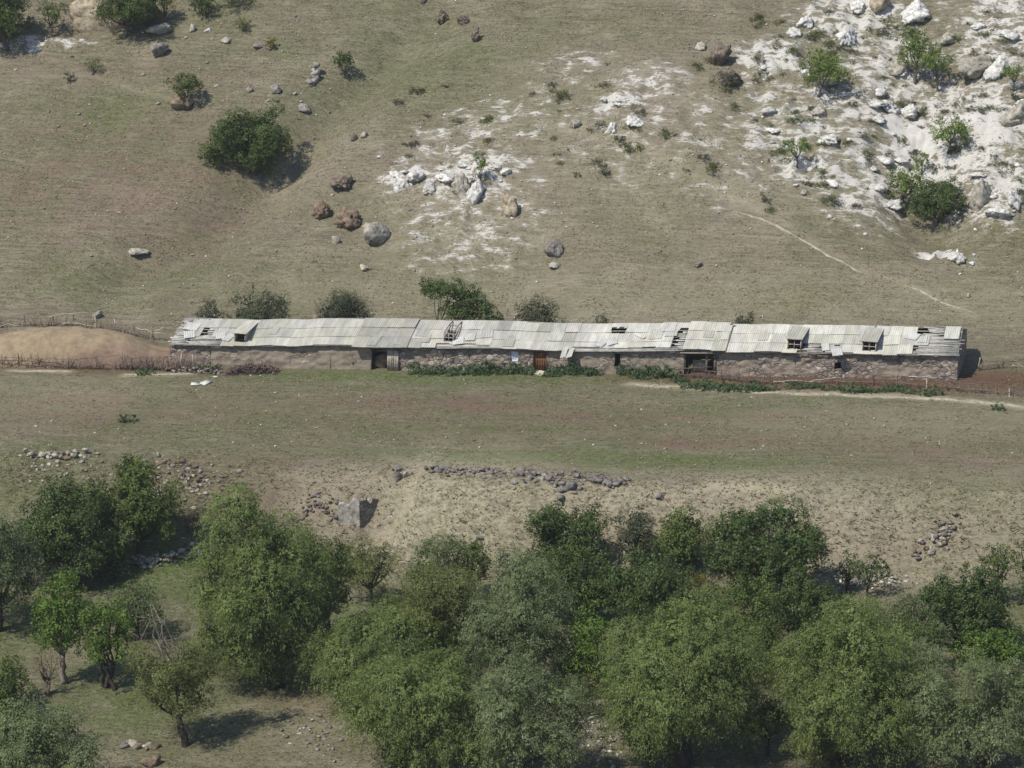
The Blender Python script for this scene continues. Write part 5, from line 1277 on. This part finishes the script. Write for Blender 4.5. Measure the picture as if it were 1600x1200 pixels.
def fence(name, label, pts, spacing, hgt, rails, seed, col=(0.15, 0.115, 0.09), brush=0, pale=0.0):
    g = np.random.default_rng(seed)
    pl = np.array([at(*p) for p in pts]); L = np.r_[0, np.cumsum(np.linalg.norm(np.diff(pl, axis=0), axis=1))]
    root = empty(name, pl[0]); tag(root, label, 'fence', 'rough wooden fences around the barn')
    P = lambda u: np.array([np.interp(u, L, pl[:, 0]), np.interp(u, L, pl[:, 1]), 0]) 
    u = 0.3; us = []
    while u < L[-1]: us.append(u); u += spacing * g.uniform(0.7, 1.4)
    for u in us:
        q = MB(); p = P(u); p[2] = hz(p[0], p[1]); hh = hgt * g.uniform(0.7, 1.25)
        e = p + np.array([g.normal() * 0.1, g.normal() * 0.08, hh])
        c = np.array(col) * g.uniform(0.8, 1.5) if g.uniform() > pale else np.array([0.42, 0.38, 0.31])
        q.tube(wob(p - np.array([0, 0, 0.2]), e, 4, 0.02, g) - pl[0], np.linspace(0.06, 0.04, 4), 6, c)
        if g.uniform() < 0.4: q.tube(wob(p + (e - p) * 0.6, p + (e - p) * 0.6 + np.array([g.normal() * 0.4, g.normal() * 0.2, 0.5]), 4, 0.05, g) - pl[0], np.linspace(0.03, 0.012, 4), 5, c)
        q.build('post', M['bark'], root)
    for r in range(rails):
        u = g.uniform(0, 1); zf = (r + 0.6) / rails
        while u < L[-1] - 1:
            ln = min(g.uniform(2.0, 4.5), L[-1] - u); q = MB(); n = 7; t = np.linspace(u, u + ln, n)
            pp = np.array([P(x) for x in t]); pp[:, 2] = h(pp[:, 0], pp[:, 1]) + hgt * zf * g.uniform(0.75, 1.1) + np.linspace(0, g.normal() * 0.25, n) + g.normal(size=n) * 0.05
            pp[:, 1] += g.normal(size=n) * 0.04 - 0.05
            c = np.array(col) * g.uniform(0.8, 1.6) if g.uniform() > pale else np.array([0.45, 0.41, 0.33])
            q.tube(pp - pl[0], np.linspace(0.035, 0.018, n), 5, c)
            if g.uniform() < 0.7:
                j = int(g.integers(1, n - 1)); q.tube(wob(pp[j], pp[j] + np.array([g.normal() * 0.7, g.normal() * 0.2, g.uniform(-0.3, 0.6)]), 4, 0.06, g) - pl[0], np.linspace(0.02, 0.008, 4), 4, c)
            q.build('rail', M['bark'], root); u += ln * g.uniform(0.6, 1.1)
    if brush:
        q = MB()
        for k in range(brush):
            p = P(g.uniform(0, L[-1])); p[1] += g.normal() * 0.12; p[2] = hz(p[0], p[1])
            q.tube(wob(p, p + np.array([g.normal() * 0.3, g.normal() * 0.15, hgt * g.uniform(0.45, 1.1)]), 4, 0.04, g) - pl[0], np.linspace(0.025, 0.008, 4), 4, np.array(col) * g.uniform(0.8, 1.9))
        q.build('brushwood', M['bark'], root)['kind'] = 'stuff'
fence('brush_fence', 'rough brush fence of thin posts in front of the dung heap', [(-30, 573), (60, 574), (130, 577), (190, 577)], 2.2, 1.15, 2, 31, brush=150)
fence('stake_fence', 'dense fence of upright stakes between the dung heap and the barn', [(188, 577), (235, 578), (270, 579), (318, 578)], 0.75, 1.35, 2, 32, col=(0.19, 0.14, 0.11), brush=420, pale=0.1)
fence('pole_fence', 'fence of crooked poles on the grass behind the dung heap', [(-40, 514), (20, 511), (60, 510), (112, 510), (140, 513), (185, 518), (215, 526), (258, 534)], 1.9, 1.0, 2, 33, brush=110, pale=0.25)
fence('wire_fence', 'thin post fence with tangled branches along the brown yard on the right', [(1055, 590), (1110, 592), (1180, 600), (1300, 600), (1400, 604), (1500, 612), (1640, 622)], 1.7, 1.0, 2, 34, col=(0.13, 0.10, 0.085), brush=130, pale=0.12)
fence('pole_fence', 'fence of pale crooked poles behind the yard at the right edge', [(1522, 580), (1560, 576), (1650, 572)], 2.2, 0.9, 2, 35, brush=40, pale=0.5)
q = MB(); g = np.random.default_rng(36); c0 = at(394, 583)
for k in range(420):
    u = g.uniform(-1, 1); top = 0.75 * (1 - abs(u) ** 2.5)
    p = c0 + r_ax * (u * 2.1 + g.normal() * 0.05) + d_ax * g.normal() * 0.25 + np.array([0, 0, TILT * u * 2 + top * g.uniform(0, 1)])
    dirv = r_ax * g.normal() * 0.5 + np.array([0, 0, 0.5 * g.normal()]) + d_ax * g.normal() * 0.4; dirv = unit(dirv) * 0.32
    q.tube([p - dirv, p + dirv * 0.1 + np.array([0, 0, 0.03]), p + dirv], [0.03, 0.028, 0.018], 5, np.array([0.12, 0.085, 0.07]) * g.uniform(0.6, 1.8))
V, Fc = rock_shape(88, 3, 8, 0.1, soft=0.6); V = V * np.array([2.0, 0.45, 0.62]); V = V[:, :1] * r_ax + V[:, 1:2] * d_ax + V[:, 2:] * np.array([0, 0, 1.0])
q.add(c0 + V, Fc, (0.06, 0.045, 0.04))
tag(q.build('brushwood_stack', M['bark'], loc=c0), 'dark stack of cut brushwood in front of the left part of the barn', 'wood pile')
stone_wall('rubble_wall', 'low heap of dry stones between the stake fence and the brushwood stack', [(262, 581), (310, 582), (345, 583)], 90, 0.15, 0.45, 0.22, ['purple', 'brown', 'grey'], 41)
for k, (px, py, w, l, rot, lab) in enumerate(((306, 601, 0.40, 0.45, 0.3, 'pale triangular scrap of roof sheet on the grass below the wood pile'), (321, 599, 0.35, 0.75, -0.5, 'pale oblong scrap of roof sheet on the grass below the wood pile'), (337, 590, 0.18, 0.25, 0.2, 'small white scrap right of the two roof sheet scraps'))):
    p = at(px, py); q = MB(); c, s_ = math.cos(rot), math.sin(rot)
    sh = np.array([[-w, -l * 0.5], [w, -l * 0.6], [w * (0.2 if k == 0 else 1), l * 0.6], [-w * 0.9, l * 0.5]]) 
    V = np.array([[a * c - b * s_, a * s_ + b * c, 0.10 + 0.15 * b] for a, b in sh]); V2 = V - np.array([0, 0, 0.03])
    q.add(np.concatenate([V, V2]) + p, np.array([[0, 1, 2, 3], [7, 6, 5, 4], [0, 4, 5, 1], [1, 5, 6, 2], [2, 6, 7, 3], [3, 7, 4, 0]]), (0.55, 0.54, 0.48))
    tag(q.build('roof_scrap', M['roof'], loc=p), lab, 'scrap')

# ------------------------------------------------------------------ light and camera
EL = R(53)
sd = (-0.78 * r_ax - 0.62 * d_ax); sd /= np.linalg.norm(sd)
to_sun = Vector((sd[0] * math.cos(EL), sd[1] * math.cos(EL), math.sin(EL)))
w = bpy.data.worlds.new('World'); scene.world = w; w.use_nodes = True
nt = w.node_tree; nt.nodes.clear()
sky = nt.nodes.new('ShaderNodeTexSky'); sky.sky_type = 'NISHITA'; sky.sun_disc = False
sky.sun_elevation = EL; sky.sun_rotation = math.atan2(sd[0], sd[1]); sky.altitude = 1500
bg = nt.nodes.new('ShaderNodeBackground'); bg.inputs['Strength'].default_value = 0.125
wo = nt.nodes.new('ShaderNodeOutputWorld')
nt.links.new(sky.outputs[0], bg.inputs[0]); nt.links.new(bg.outputs[0], wo.inputs[0])
sl = bpy.data.lights.new('sun', 'SUN'); sl.energy = 3.6; sl.angle = R(0.5); sl.color = (1.0, 0.945, 0.86)
so = bpy.data.objects.new('sun', sl); COL.objects.link(so); so.rotation_euler = to_sun.to_track_quat('Z', 'Y').to_euler()

# thin summer haze over the valley
hm = bpy.data.materials.new('haze'); hm.use_nodes = True; hm.node_tree.nodes.clear()
pv = hm.node_tree.nodes.new('ShaderNodeVolumePrincipled'); pv.inputs['Color'].default_value = (0.95, 0.94, 0.92, 1); pv.inputs['Density'].default_value = 0.00012; pv.inputs['Anisotropy'].default_value = 0.2
ho = hm.node_tree.nodes.new('ShaderNodeOutputMaterial'); hm.node_tree.links.new(pv.outputs[0], ho.inputs['Volume'])
gz = np.array([v.co[:] for v in bpy.data.objects['ground'].data.vertices])
lo_, hi_ = gz.min(0) - np.array([5, 5, 1.0]), gz.max(0) + np.array([5, 5, 1.0]); hi_[2] = max(hi_[2] + 4, CAM[2] + 6)
hb = MB(); hb.box((lo_ + hi_) / 2, hi_ - lo_); tag(hb.build('haze', hm), kind='stuff', label='thin haze in the air of the valley')

cd = bpy.data.cameras.new('camera'); co = bpy.data.objects.new('camera', cd); COL.objects.link(co)
cd.sensor_width = 36; cd.lens = 36 * F / 1600; cd.clip_start = 1; cd.clip_end = 3000
co.location = CAM; co.rotation_euler = Vector(fw).to_track_quat('-Z', 'Y').to_euler()
scene.camera = co
scene.view_settings.view_transform = 'Standard'; scene.view_settings.look = 'None'
scene.view_settings.exposure = 0.42; scene.view_settings.gamma = 1.0
scene.render.resolution_x = 1024; scene.render.resolution_y = 768
